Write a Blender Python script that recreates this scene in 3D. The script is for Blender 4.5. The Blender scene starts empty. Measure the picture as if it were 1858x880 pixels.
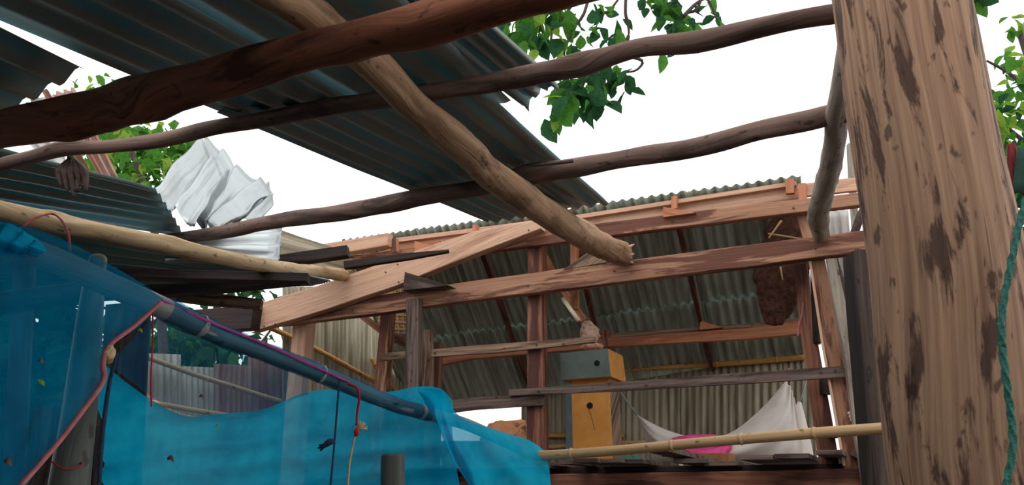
import bpy, math, random
from mathutils import Vector, noise
C = bpy.context.scene
COL = C.collection
V = Vector
random.seed(7)
# ------------------------------------------------------------------ camera
FPX = 1390.0
PITCH = math.radians(18)
CAM = V((0, 0, 1.5))
cd = bpy.data.cameras.new('camera'); cam = bpy.data.objects.new('camera', cd); COL.objects.link(cam)
cd.sensor_width = 36; cd.lens = 36 * FPX / 1858; cd.clip_start = .05
cam.location = CAM; cam.rotation_euler = (math.radians(90) + PITCH, 0, 0)
C.camera = cam
# ------------------------------------------------------------------ overcast sky, soft sun behind cloud
w = bpy.data.worlds.new('overcast'); C.world = w; w.use_nodes = True
bg = w.node_tree.nodes['Background']
bg.inputs[0].default_value = (.97, .985, 1, 1); bg.inputs[1].default_value = 1.65
sd = bpy.data.lights.new('hazy_sun', 'SUN'); sd.energy = .6; sd.angle = math.radians(50); sd.color = (1, .96, .9)
so = bpy.data.objects.new('hazy_sun', sd); COL.objects.link(so); so.rotation_euler = (math.radians(38), math.radians(-28), 0)
vs = C.view_settings; vs.view_transform = 'Standard'; vs.look = 'None'; vs.gamma = 1; vs.use_curve_mapping = False
vs.exposure = -0.18

# ------------------------------------------------------------------ pixel -> world helpers
CP, SP = math.cos(PITCH), math.sin(PITCH)
FWD = V((0, CP, SP))
def ray(px, py):
    u = (px - 929) / FPX; v = (440 - py) / FPX
    return V((u, CP - v * SP, SP + v * CP))
def at(px, py, Y):
    d = ray(px, py); return CAM + d * (Y / d.y)
def hit(px, py, p, n):
    d = ray(px, py); return CAM + d * ((p - CAM).dot(n) / d.dot(n))
NF = V((.433, .901, 0)); TF = V((.901, -.433, 0))
def PF(px, py, o=0): return hit(px, py, V((.2, 6, 0)) + NF * o, NF)          # front frame of the house
def PB(px, py, o=0): return hit(px, py, V((2.02, 8, 0)) + NF * o, NF)        # back wall of the house
def R(px, py, o=0):                                                         # roof of the near shelter
    n = V((0, -.1, 1)).normalized(); return hit(px, py, V((0, 1.9, 2.78 + o)), n)
NL = V((.825, -.565, 0))
def PL(px, py, o=0): return hit(px, py, V((-2.57, 7.33, 0)) + NL * o, NL)    # left wall of the house
NFE = V((-.52, .854, 0)).normalized()
def depth(p): return (p - CAM).dot(FWD)
def mm(px, p): return px * depth(p) / FPX

# ------------------------------------------------------------------ materials
def rgb(r, g, b):
    f = lambda c: ((c / 255 + .055) / 1.055) ** 2.4 if c > 10 else c / 3295
    return (f(r), f(g), f(b), 1)
def newmat(name):
    m = bpy.data.materials.new(name); m.use_nodes = True
    nt = m.node_tree; return m, nt, nt.nodes['Principled BSDF']
def N(nt, t, **k):
    n = nt.nodes.new(t)
    for a, b in k.items(): setattr(n, a, b)
    return n
def uvvec(nt, sx, sy, seed=0):
    uv = N(nt, 'ShaderNodeUVMap'); oi = N(nt, 'ShaderNodeObjectInfo')
    mul = N(nt, 'ShaderNodeVectorMath', operation='MULTIPLY'); mul.inputs[1].default_value = (sx, sy, 1)
    sc = N(nt, 'ShaderNodeMath', operation='MULTIPLY'); sc.inputs[1].default_value = 37.0
    cb = N(nt, 'ShaderNodeCombineXYZ'); ad = N(nt, 'ShaderNodeVectorMath', operation='ADD')
    nt.links.new(uv.outputs[0], mul.inputs[0]); nt.links.new(oi.outputs['Random'], sc.inputs[0])
    nt.links.new(sc.outputs[0], cb.inputs[2]); cb.inputs[0].default_value = seed
    nt.links.new(mul.outputs[0], ad.inputs[0]); nt.links.new(cb.outputs[0], ad.inputs[1])
    return ad.outputs[0]
def noi(nt, vec, scale=1, detail=4, rough=.55, dist=0):
    n = N(nt, 'ShaderNodeTexNoise'); n.inputs['Scale'].default_value = scale; n.inputs['Detail'].default_value = detail
    n.inputs['Roughness'].default_value = rough; n.inputs['Distortion'].default_value = dist
    nt.links.new(vec, n.inputs['Vector']); return n.outputs[0]
def ramp(nt, f, a, b):
    r = N(nt, 'ShaderNodeMapRange'); r.inputs[1].default_value = a; r.inputs[2].default_value = b; r.clamp = True
    nt.links.new(f, r.inputs[0]); return r.outputs[0]
def mixc(nt, f, a, b, amt=1):
    m = N(nt, 'ShaderNodeMix', data_type='RGBA')
    if amt != 1:
        q = N(nt, 'ShaderNodeMath', operation='MULTIPLY'); q.inputs[1].default_value = amt
        nt.links.new(f, q.inputs[0]); f = q.outputs[0]
    nt.links.new(f, m.inputs[0])
    for i, c in ((6, a), (7, b)):
        if isinstance(c, tuple): m.inputs[i].default_value = c
        else: nt.links.new(c, m.inputs[i])
    return m.outputs[2]
def bump(nt, bs, h, s, d=.01):
    b = N(nt, 'ShaderNodeBump'); b.inputs['Strength'].default_value = s; b.inputs['Distance'].default_value = d
    nt.links.new(h, b.inputs['Height']); nt.links.new(b.outputs[0], bs.inputs['Normal'])
def wood(name, light, dark, stain, amt=.6, lo=.5, hi=.58, su=1.3, sv=7, gv=38, rough=.8, crack=.55, cut=.35, side=0, spots=.7):
    m, nt, bs = newmat(name)
    g = noi(nt, uvvec(nt, 1.6, gv), 1, 5, .6, .12)
    s = noi(nt, uvvec(nt, su, sv, 11), 1, 6, .62, .5)
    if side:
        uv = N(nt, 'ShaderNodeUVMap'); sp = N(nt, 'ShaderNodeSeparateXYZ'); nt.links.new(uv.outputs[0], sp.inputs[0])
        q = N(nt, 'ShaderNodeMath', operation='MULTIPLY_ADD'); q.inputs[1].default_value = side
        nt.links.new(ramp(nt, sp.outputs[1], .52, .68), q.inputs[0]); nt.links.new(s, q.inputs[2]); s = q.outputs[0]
    k = noi(nt, uvvec(nt, 2.2, gv * 1.7, 23), 1, 3, .5)
    spot = noi(nt, uvvec(nt, 14, 26, 41), 1, 3, .5)
    c = mixc(nt, ramp(nt, g, .35, .68), light, dark)
    c = mixc(nt, ramp(nt, s, lo, hi), c, stain, amt)
    c = mixc(nt, ramp(nt, k, cut, cut - .07), c, (.02, .012, .008, 1), crack)
    c = mixc(nt, ramp(nt, spot, .64, .7), c, (.03, .018, .012, 1), spots)
    nt.links.new(c, bs.inputs['Base Color']); bs.inputs['Roughness'].default_value = rough
    bs.inputs['Specular IOR Level'].default_value = .25
    ad = N(nt, 'ShaderNodeMath', operation='ADD'); nt.links.new(g, ad.inputs[0]); nt.links.new(s if side else k, ad.inputs[1])
    bump(nt, bs, ad.outputs[0], .5, .006)
    return m
def zinc(name, base, dirt, rust=(.12, .05, .03, 1), metal=.5, rough=.42, dl=.45, dh=.65, ru=.0, su=18, sv=.8, crest=0):
    m, nt, bs = newmat(name)
    s = noi(nt, uvvec(nt, su, sv), 1, 5, .6)
    p = noi(nt, uvvec(nt, 3, 2, 9), 1, 6, .6)
    r = noi(nt, uvvec(nt, 5, 1.6, 31), 1, 6, .65)
    c = mixc(nt, ramp(nt, s, dl, dh), base, dirt)
    c = mixc(nt, ramp(nt, p, .5, .75), c, dirt, .6)
    if crest:
        ca = N(nt, 'ShaderNodeAttribute'); ca.attribute_name = 'crest'
        c = mixc(nt, ramp(nt, ca.outputs['Fac'], .5, -.7), c, dirt, crest)
    c = mixc(nt, ramp(nt, r, .72 - ru * .3, .8 - ru * .3), c, rust, .75)
    nt.links.new(c, bs.inputs['Base Color']); bs.inputs['Metallic'].default_value = metal
    bs.inputs['Roughness'].default_value = rough
    bump(nt, bs, p, .15, .01)
    return m
def plain(name, a, b, scale=6, rough=.8, bs_=.3):
    m, nt, bs = newmat(name)
    tc = N(nt, 'ShaderNodeTexCoord'); n = noi(nt, tc.outputs['Object'], scale, 5, .6)
    nt.links.new(mixc(nt, ramp(nt, n, .35, .68), a, b), bs.inputs['Base Color']); bs.inputs['Roughness'].default_value = rough
    bs.inputs['Specular IOR Level'].default_value = .3
    bump(nt, bs, n, bs_, .01); return m
def sheer(name, a, b, alpha, scale=14, trans=.5):
    m, nt, bs = newmat(name); nt.nodes.remove(bs)
    tc = N(nt, 'ShaderNodeTexCoord'); n = noi(nt, tc.outputs['Object'], scale, 6, .6)
    c = mixc(nt, ramp(nt, n, .38, .66), a, b)
    df = N(nt, 'ShaderNodeBsdfDiffuse'); tl = N(nt, 'ShaderNodeBsdfTranslucent'); tr = N(nt, 'ShaderNodeBsdfTransparent')
    tr.inputs[0].default_value = (.75, .93, 1, 1) if alpha < 1 else (1, 1, 1, 1)
    nt.links.new(c, df.inputs[0]); nt.links.new(c, tl.inputs[0])
    m1 = N(nt, 'ShaderNodeMixShader'); m1.inputs[0].default_value = trans
    nt.links.new(df.outputs[0], m1.inputs[1]); nt.links.new(tl.outputs[0], m1.inputs[2])
    m2 = N(nt, 'ShaderNodeMixShader'); m2.inputs[0].default_value = alpha
    nt.links.new(tr.outputs[0], m2.inputs[1]); nt.links.new(m1.outputs[0], m2.inputs[2])
    nt.links.new(m2.outputs[0], nt.nodes['Material Output'].inputs[0]); return m
M = {}
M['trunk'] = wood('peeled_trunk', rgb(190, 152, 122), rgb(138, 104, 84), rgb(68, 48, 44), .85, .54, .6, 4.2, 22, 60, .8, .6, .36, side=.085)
M['log_red'] = wood('reddish_log', rgb(146, 92, 66), rgb(112, 66, 48), rgb(44, 28, 24), .8, .52, .62, 2.0, 9, 30)
M['log_tan'] = wood('tan_log', rgb(186, 152, 118), rgb(150, 116, 88), rgb(96, 66, 50), .6, .54, .64, 3.0, 10, 34)
M['log_brown'] = wood('brown_log', rgb(136, 110, 98), rgb(98, 78, 70), rgb(50, 40, 38), .7, .5, .62, 2.0, 9, 30)
M['log_pale'] = wood('pale_log', rgb(206, 178, 140), rgb(172, 142, 108), rgb(96, 60, 44), .7, .6, .68, 4, 10, 30)
M['log_grey'] = wood('grey_log', rgb(168, 156, 142), rgb(132, 120, 108), rgb(92, 78, 68), .6, .52, .64, 2, 9, 30)
M['timber'] = wood('red_brown_timber', rgb(184, 138, 110), rgb(156, 110, 86), rgb(98, 56, 46), .85, .48, .54, 1.1, 9, 42, .7, spots=.15)
M['timber_pale'] = wood('fresh_sawn_timber', rgb(222, 180, 152), rgb(200, 156, 128), rgb(156, 106, 86), .5, .52, .62, 1.2, 6, 42, .7, spots=.1)
M['timber_dark'] = wood('dark_red_timber', rgb(160, 108, 84), rgb(116, 72, 58), rgb(74, 42, 38), .85, .46, .54, .9, 9, 42, .7, spots=.2)
M['timber_orange'] = wood('orange_timber', rgb(206, 142, 104), rgb(176, 112, 82), rgb(130, 68, 50), .6, .5, .6, .8, 7, 42, .7, spots=.1)
M['weather'] = wood('weathered_board', rgb(126, 108, 98), rgb(84, 68, 62), rgb(48, 38, 36), .8, .48, .58, 1, 10, 50, .85)
M['weather_tan'] = wood('weathered_tan_board', rgb(164, 136, 112), rgb(110, 84, 68), rgb(62, 46, 40), .8, .5, .58, 1, 10, 50, .85)
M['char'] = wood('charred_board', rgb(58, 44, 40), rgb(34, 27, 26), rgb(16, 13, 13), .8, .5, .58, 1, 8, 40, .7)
M['darkpost'] = wood('dark_old_post', rgb(92, 78, 70), rgb(58, 48, 44), rgb(28, 23, 22), .8, .5, .58, 1, 8, 40, .85)
M['bamboo'] = wood('dry_bamboo', rgb(214, 178, 132), rgb(190, 150, 106), rgb(140, 98, 66), .45, .56, .7, 1.5, 6, 30, .5, .15)
M['bamboo_gold'] = wood('golden_bamboo', rgb(214, 164, 96), rgb(184, 130, 70), rgb(130, 84, 46), .45, .56, .7, 1.5, 6, 30, .5, .15)
M['bamboo_pole'] = wood('blue_grey_bamboo', rgb(150, 156, 150), rgb(120, 126, 122), rgb(84, 88, 88), .5, .5, .66, 1.5, 6, 30, .45, .15)
M['bamboo_grey'] = wood('grey_green_bamboo', rgb(96, 98, 90), rgb(70, 74, 68), rgb(40, 44, 42), .5, .5, .66, 1.5, 6, 30, .5, .15)
M['zinc_near'] = zinc('roof_zinc_sky_tint', rgb(92, 168, 188), rgb(142, 140, 128), metal=.15, rough=.42, crest=.75)  # teal base paints in the sky's reflection; dirt colours the ribs
M['zinc_green'] = zinc('greenish_roof_zinc', rgb(178, 196, 184), rgb(122, 132, 120), metal=.25, rough=.4, ru=.05)
M['zinc_wall'] = zinc('stained_wall_zinc', rgb(176, 166, 142), rgb(126, 114, 92), metal=.2, rough=.5, dl=.4, dh=.6)
M['zinc_bright'] = zinc('bright_zinc', rgb(180, 186, 186), rgb(120, 122, 118), metal=.8, rough=.3, dl=.5, dh=.8)
M['zinc_rust'] = zinc('rusty_zinc', rgb(170, 140, 126), rgb(150, 84, 62), metal=.2, rough=.6, ru=.3)
M['zinc_white'] = zinc('white_sheet', rgb(210, 206, 200), rgb(160, 154, 148), metal=.1, rough=.5)
M['fence'] = zinc('fence_zinc', rgb(196, 186, 172), rgb(150, 134, 120), metal=.15, rough=.55, su=12, sv=1.5, ru=.1)
M['net'] = sheer('blue_netting', rgb(0, 150, 196), rgb(0, 122, 168), .5, 9, .45)
M['net2'] = sheer('blue_netting_doubled_backlit', rgb(30, 196, 232), rgb(0, 166, 208), .88, 8, .5)  # denser net, its colour also brightened for the sky light behind
M['net_thin'] = sheer('blue_netting_single', rgb(40, 120, 160), rgb(24, 90, 130), .42, 9)
M['cloth'] = sheer('white_cotton', rgb(250, 244, 236), rgb(240, 232, 224), 1, 5, .3)
M['pink'] = plain('pink_cloth', rgb(226, 84, 150), rgb(206, 66, 132), 20)
M['orange_cloth'] = plain('orange_cloth', rgb(244, 184, 136), rgb(228, 152, 104), 12)
M['ply_orange'] = plain('orange_board', rgb(212, 148, 72), rgb(196, 130, 58), 9, .7, .1)
M['ply_green'] = plain('grey_green_paint', rgb(104, 116, 108), rgb(88, 98, 92), 9, .6, .1)
M['ply_brown'] = plain('brown_board', rgb(172, 118, 74), rgb(140, 92, 58), 9, .7, .15)
M['clay'] = plain('pinkish_clay', rgb(226, 200, 180), rgb(176, 112, 100), 26, .85, .8)
M['nest'] = plain('dry_nest_mud', rgb(96, 60, 46), rgb(48, 28, 22), 30, .9, 1)
M['black'] = plain('black_hollow', (.004, .004, .004, 1), (.01, .01, .01, 1))
M['iron'] = plain('rusty_iron', rgb(70, 60, 56), rgb(40, 30, 28), 40, .6)
M['red'] = plain('red_cord', rgb(190, 40, 48), rgb(150, 28, 40), 30)
M['ribbon'] = plain('pink_ribbon', rgb(196, 122, 122), rgb(170, 96, 102), 30)
M['purple'] = plain('purple_tape', rgb(168, 60, 130), rgb(140, 44, 110), 30)
M['twine'] = plain('straw_twine', rgb(206, 180, 140), rgb(170, 140, 100), 60)
M['darkcord'] = plain('dark_blue_cord', rgb(36, 58, 84), rgb(24, 40, 60), 60)
M['rope'] = plain('turquoise_rope', rgb(58, 128, 114), rgb(36, 92, 84), 90, .6, .6)
M['leaf_a'] = sheer('leaf_green', rgb(96, 150, 62), rgb(70, 122, 48), 1, 12, .55)
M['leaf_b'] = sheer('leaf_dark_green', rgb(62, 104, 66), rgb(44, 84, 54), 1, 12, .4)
M['leaf_c'] = sheer('leaf_yellow_green', rgb(154, 182, 74), rgb(124, 160, 60), 1, 12, .55)
M['bark'] = plain('twig_bark', rgb(96, 80, 72), rgb(66, 54, 50), 30)
M['ground'] = plain('packed_earth', rgb(84, 70, 58), rgb(62, 52, 44), 2)
M['teal'] = plain('teal_plastic', rgb(120, 178, 160), rgb(96, 152, 136), 8, .4)
M['blue'] = plain('blue_plastic', rgb(30, 110, 190), rgb(24, 90, 160), 8, .4)
M['tube'] = plain('cream_tube', rgb(232, 222, 196), rgb(214, 200, 170), 8, .35)
M['paleblue'] = plain('pale_blue_paint', rgb(140, 156, 160), rgb(120, 136, 142), 8, .7)
M['clothgreen'] = plain('dark_green_cloth', rgb(46, 74, 64), rgb(30, 54, 48), 10)
M['clothred'] = plain('dark_red_cloth', rgb(124, 38, 40), rgb(92, 26, 30), 10)

# ------------------------------------------------------------------ mesh helpers
def new(name, vs_, fs, mat, parent=None, label=None, cat=None, group=None, kind=None, uvs=None, smooth=False, solid=0):
    lo = V((min(v.x for v in vs_), min(v.y for v in vs_), min(v.z for v in vs_)))
    hi = V((max(v.x for v in vs_), max(v.y for v in vs_), max(v.z for v in vs_)))
    org = V(((lo.x + hi.x) / 2, (lo.y + hi.y) / 2, lo.z))
    me = bpy.data.meshes.new(name); me.from_pydata([v - org for v in vs_], [], fs)
    if uvs:
        l = me.uv_layers.new(name='UVMap')
        i = 0
        for p in me.polygons:
            for k in range(p.loop_total): l.data[p.loop_start + k].uv = uvs[i]; i += 1
    if smooth: me.polygons.foreach_set('use_smooth', [True] * len(me.polygons))
    me.materials.append(mat); me.update()
    o = bpy.data.objects.new(name, me); COL.objects.link(o)
    if parent is not None:
        o.parent = parent; o.location = org - wloc(parent)
    else: o.location = org
    if solid:
        s = o.modifiers.new('thickness', 'SOLIDIFY'); s.thickness = solid; s.offset = 0
    for k, v in (('label', label), ('category', cat), ('group', group), ('kind', kind)):
        if v: o[k] = v
    return o
def wloc(o):
    l = V(o.location)
    while o.parent: o = o.parent; l += V(o.location)
    return l
def empty(name, loc, label=None, cat=None, group=None, kind=None):
    o = bpy.data.objects.new(name, None); COL.objects.link(o); o.location = loc; o.empty_display_size = .1
    for k, v in (('label', label), ('category', cat), ('group', group), ('kind', kind)):
        if v: o[k] = v
    return o
def cat_rom(P, n):
    if len(P) == 2: return [P[0].lerp(P[1], i / n) for i in range(n + 1)]
    out = []
    for i in range(len(P) - 1):
        a = P[max(i - 1, 0)]; b = P[i]; c = P[i + 1]; d = P[min(i + 2, len(P) - 1)]
        for k in range(n):
            t = k / n
            out.append(.5 * ((2 * b) + (c - a) * t + (2 * a - 5 * b + 4 * c - d) * t * t + (3 * b - a - 3 * c + d) * t ** 3))
    out.append(P[-1]); return out
def lerps(A, n):
    out = []
    for i in range(len(A) - 1):
        for k in range(n): out.append(A[i] + (A[i + 1] - A[i]) * k / n)
    out.append(A[-1]); return out
def sweep(name, pts, prof, mat, up=None, smooth=True, cap=True, uvper=None, **kw):
    """prof(i, t, length) -> list of (side, up) offsets"""
    vs_, fs, uvs = [], [], []; L = 0; n = len(pts); rows = []
    up0 = V((0, 0, 1))
    if up is None:
        t = (pts[-1] - pts[0]).normalized()
        up = V((0, 1, 0)) if abs(t.z) > .8 else up0
    for i, p in enumerate(pts):
        t = (pts[min(i + 1, n - 1)] - pts[max(i - 1, 0)]).normalized()
        s = t.cross(up).normalized(); u2 = s.cross(t)
        if i: L += (pts[i] - pts[i - 1]).length
        pr = prof(i, i / (n - 1), L); k = len(pr)
        for a, b in pr: vs_.append(p + s * a + u2 * b)
        acc = [0]
        for j in range(k): acc.append(acc[-1] + math.dist(pr[j], pr[(j + 1) % k]))
        rows.append((L, acc))
    for i in range(n - 1):
        for j in range(k):
            j2 = (j + 1) % k
            fs.append((i * k + j, i * k + j2, (i + 1) * k + j2, (i + 1) * k + j))
            a0, a1 = rows[i][1][j], rows[i][1][j + 1]; b0, b1 = rows[i + 1][1][j], rows[i + 1][1][j + 1]
            l0, l1 = rows[i][0], rows[i + 1][0]
            uvs += [(l0, a0), (l0, a1), (l1, b1), (l1, b0)]
    if cap:
        fs.append(tuple(range(k))[::-1]); uvs += [(.01 * math.cos(2 * math.pi * q / k), .03 * math.sin(2 * math.pi * q / k)) for q in range(k)]
        fs.append(tuple((n - 1) * k + q for q in range(k))); uvs += [(L + .01 * math.cos(2 * math.pi * q / k), .03 * math.sin(2 * math.pi * q / k)) for q in range(k)]
    return new(name, vs_, fs, mat, uvs=uvs, smooth=smooth, **kw)
def tube(name, P, Rr, mat, sub=6, seg=14, rough=.06, wob=.0, knots=0, **kw):
    pts = cat_rom(P, sub); rr = lerps(Rr, sub); sd_ = random.random() * 50
    kn = [(random.random(), random.random() * 6.28, random.uniform(.12, .3)) for _ in range(knots)]
    for i, p in enumerate(pts):
        if wob: p += V((noise.noise(p * 3 + V((sd_, 0, 0))), noise.noise(p * 3 + V((0, sd_, 0))), noise.noise(p * 3 + V((0, 0, sd_))))) * wob
    def prof(i, t, L):
        o = []
        for j in range(seg):
            a = 2 * math.pi * j / seg + math.pi / 2
            f = 1 + rough * noise.noise(V((math.cos(a) * 1.3 + sd_, math.sin(a) * 1.3, L * 2.2 / (rr[0] * 6 + .3)))) * 2
            for kt, ka, kh in kn:
                dl = abs(t - kt) * 28; da = abs((a - ka + math.pi) % (2 * math.pi) - math.pi) * 1.3
                q = dl * dl + da * da
                if q < 1: f += kh * (1 - q) ** 2
            o.append((math.cos(a) * rr[i] * f, math.sin(a) * rr[i] * f))
        return o
    return sweep(name, pts, prof, mat, **kw)
def logpx(name, label, cat, spec, place, mat, knots=6, **kw):
    P = [place(s) for s in spec]; Rr = [mm(s[2], p) for s, p in zip(spec, P)]
    return tube(name, P, Rr, mat, label=label, cat=cat, knots=knots, wob=.004, rough=.08, **kw)
def beampx(name, label, cat, spec, place, th, mat, vert=False, sub=5, jit=.05, up=None, **kw):
    """spec (px,py,half px); th thickness across"""
    P = [place(s) for s in spec]; H = [mm(s[2], p) for s, p in zip(spec, P)]
    return beam(name, P, H, th, mat, vert, sub, jit, up, label=label, cat=cat, **kw)
def beam(name, P, H, th, mat, vert=False, sub=5, jit=.05, up=None, **kw):
    pts = []; hh = []
    for i in range(len(P) - 1):
        for k in range(sub): pts.append(P[i].lerp(P[i + 1], k / sub)); hh.append(H[i] + (H[i + 1] - H[i]) * k / sub)
    pts.append(P[-1]); hh.append(H[-1]); sd_ = random.random() * 90
    def prof(i, t, L):
        h = hh[i]; d = th / 2; c = min(h, d) * .12
        q = lambda k: jit * min(h, d * 2) * noise.noise(V((sd_ + k * 7, L * 2.2, k)))
        a, b = (h, d) if vert else (d, h)
        return [(a + q(0), -b + c + q(1)), (a + q(0), b - c + q(2)), (a - c + q(0), b + q(2)), (-a + c + q(3), b + q(2)), (-a + q(3), b - c + q(2)),
                (-a + q(3), -b + c + q(1)), (-a + c + q(3), -b + q(1)), (a - c + q(0), -b + q(1))]
    return sweep(name, pts, prof, mat, up=(NF if vert and up is None else up), smooth=False, **kw)
def prism(name, pts, ext, mat, bev=.004, **kw):
    """polygon pts (3D) extruded by vector ext"""
    n = len(pts); c = sum(pts, V()) / n
    loops = []
    for f, o in ((.97, 0), (1, .05), (1, .95), (.97, 1)):
        loops.append([c + (p - c) * f + ext * o for p in pts])
    vs_ = [v for l in loops for v in l]; fs = [tuple(range(n))[::-1], tuple(3 * n + i for i in range(n))]
    ax = (pts[1] - pts[0]).normalized(); nn = ext.normalized(); bx = nn.cross(ax)
    uv = lambda p: ((p - c).dot(ax), (p - c).dot(bx) + (p - c).dot(nn))
    for r in range(3):
        for i in range(n):
            j = (i + 1) % n; fs.append((r * n + i, r * n + j, (r + 1) * n + j, (r + 1) * n + i))
    uvs = [uv(vs_[i]) for f in fs for i in f]
    return new(name, vs_, fs, mat, uvs=uvs, **kw)
def box(name, c, sx, sy, sz, mat, rz=0, **kw):
    ca, sa = math.cos(rz), math.sin(rz); X = V((ca, sa, 0)); Y = V((-sa, ca, 0))
    p = [c + X * a * sx / 2 + Y * b * sy / 2 - V((0, 0, sz / 2)) for a, b in ((-1, -1), (1, -1), (1, 1), (-1, 1))]
    return prism(name, p, V((0, 0, sz)), mat, **kw)
def sheet(name, a, b, c, d, mat, n=10, amp=.011, segv=14, fn=None, lift=0, noise_amp=.004, solid=.0012, endjit=0, **kw):
    """a->b is across the ribs at one end, d->c across at the other end"""
    nu = n * 6; nrm = (b - a).cross(d - a).normalized()
    if nrm.z < 0: nrm = -nrm
    vs_, fs, uvs = [], [], []; W = (b - a).length; L = (d - a).length; s0 = random.random() * 40; cr = []
    for j in range(segv + 1):
        v = j / segv
        for i in range(nu + 1):
            u = i / nu
            vv = v + endjit * noise.noise(V((u * 7, s0, 0))) * (1 if v > .5 else 0) * v
            p = a.lerp(b, u).lerp(d.lerp(c, u), vv)
            p = p + nrm * (amp * math.sin(2 * math.pi * n * u) + lift + noise_amp * noise.noise(V((u * 3, v * 4, s0))) * 2)
            if fn: p = p + fn(u, v, nrm)
            vs_.append(p); cr.append(math.sin(2 * math.pi * n * u))
    for j in range(segv):
        for i in range(nu):
            q = j * (nu + 1) + i; fs.append((q, q + 1, q + nu + 2, q + nu + 1))
            for (x, y) in ((i, j), (i + 1, j), (i + 1, j + 1), (i, j + 1)): uvs.append((x / nu * W, y / segv * L))
    o = new(name, vs_, fs, mat, uvs=uvs, smooth=True, solid=solid, **kw)
    at_ = o.data.attributes.new('crest', 'FLOAT', 'POINT'); at_.data.foreach_set('value', cr)
    return o
def surf(name, rows, mat, su=6, sv=6, fold=None, solid=0, **kw):
    """rows of world points, smooth interpolation both ways"""
    R1 = [cat_rom(r, su) for r in rows]
    cols = [cat_rom([r[i] for r in R1], sv) for i in range(len(R1[0]))]
    nu = len(cols); nv = len(cols[0]); vs_, fs, uvs = [], [], []
    for j in range(nv):
        for i in range(nu):
            p = cols[i][j]
            if fold: p = p + fold(i / (nu - 1), j / (nv - 1), p)
            vs_.append(p)
    for j in range(nv - 1):
        for i in range(nu - 1):
            q = j * nu + i; fs.append((q, q + 1, q + nu + 1, q + nu))
            uvs += [(i / nu, j / nv), ((i + 1) / nu, j / nv), ((i + 1) / nu, (j + 1) / nv), (i / nu, (j + 1) / nv)]
    return new(name, vs_, fs, mat, uvs=uvs, smooth=True, solid=solid, **kw)
def blob(name, c, rx, ry, rz, mat, lump=.1, fr=5, ex=1, seg=18, tilt=0, **kw):
    vs_, fs = [], []; sp = lambda x, e: math.copysign(abs(x) ** e, x); s0 = random.random() * 30
    for j in range(seg // 2 + 1):
        th = math.pi * j / (seg // 2) - math.pi / 2
        for i in range(seg):
            a = 2 * math.pi * i / seg
            d = V((sp(math.cos(th), ex) * sp(math.cos(a), ex) * rx, sp(math.cos(th), ex) * sp(math.sin(a), ex) * ry, sp(math.sin(th), 1) * rz))
            d *= 1 + lump * noise.noise(d * fr / max(rx, rz) + V((s0, 0, 0)))
            ct, st = math.cos(tilt), math.sin(tilt)
            vs_.append(c + V((d.x * ct - d.z * st, d.y, d.x * st + d.z * ct)))
    for j in range(seg // 2):
        for i in range(seg):
            k = (i + 1) % seg; fs.append((j * seg + i, j * seg + k, (j + 1) * seg + k, (j + 1) * seg + i))
    return new(name, vs_, fs, mat, smooth=True, **kw)
def nail(parent, p, r=.006, l=.02, d=-NF):
    return tube('nail', [p, p + d * l], [r * .6, r], M['iron'], sub=1, seg=6, rough=0, parent=parent, smooth=False)
def bamboo(name, label, P, r0, r1, nodes, mat, group=None, cat='bamboo pole', wob=.003):
    """culm with raised node rings as parts"""
    e = empty(name, P[0], label, cat, group)
    pts = cat_rom(P, 8); n = len(pts)
    for p in pts: p += V((noise.noise(p * 2), noise.noise(p * 2 + V((9, 0, 0))), noise.noise(p * 2 + V((0, 9, 0))))) * wob
    rr = [r0 + (r1 - r0) * i / (n - 1) for i in range(n)]
    def pr(i, t, L): return [(math.cos(2 * math.pi * j / 12 + 1.57) * rr[i], math.sin(2 * math.pi * j / 12 + 1.57) * rr[i]) for j in range(12)]
    sweep('culm', pts, pr, mat, parent=e)
    for t in nodes:
        x = t * (n - 1); i = min(int(x), n - 2); p = pts[i].lerp(pts[i + 1], x - i); d = (pts[i + 1] - pts[i]).normalized(); r = r0 + (r1 - r0) * t
        tube('node', [p - d * r * .45, p - d * r * .1, p + d * r * .1, p + d * r * .45], [r * .99, r * 1.16, r * 1.16, r * .99], mat, sub=1, seg=12, rough=.02, parent=e)
    return e
def cord(name, label, pts=None, r=.01, mat=None, cat='cord', sub=8, **kw):
    if label: kw.update(label=label, cat=cat)
    return tube(name, pts, [r] * len(pts), mat, sub=sub, seg=6, rough=.1, **kw)

# ================================================================== SETTING
new('ground', [V((-25, -12, 0)), V((25, -12, 0)), V((25, 30, 0)), V((-25, 30, 0))], [(0, 1, 2, 3)], M['ground'], kind='structure')

# --- near shelter roof -------------------------------------------------
def ln(a, b, t): return a + (b - a) * t
A0, A1 = R(0, 45, .075), R(885, 403, .075)
B0, B1 = R(698, 0, .075), R(1105, 369, .075)
def roofsheet(name, label, t0, t1, u0, u1, lift, n=9, mat=None, **kw):
    q = lambda u, t: ln(ln(A0, A1, t), ln(B0, B1, t), u)
    return sheet(name, q(u0, t0), q(u1, t0), q(u1, t1), q(u0, t1), mat or M['zinc_near'], n=n, lift=lift, amp=.012, label=label, cat='roofing sheet', **kw)
roofsheet('corrugated_sheet', 'dark corrugated zinc sheet reaching lowest between the two long poles, over the house ridge', .28, 1, 0, 1, .0, 9)
roofsheet('corrugated_sheet', 'dark corrugated sheet at the upper left, resting on the thick reddish log', -.75, .36, -.0, .52, .012, 4)
roofsheet('corrugated_sheet', 'dark corrugated sheet overhead where the tan rafter pole meets the thick log', -.75, .36, .47, 1.03, .026, 4)
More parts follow.
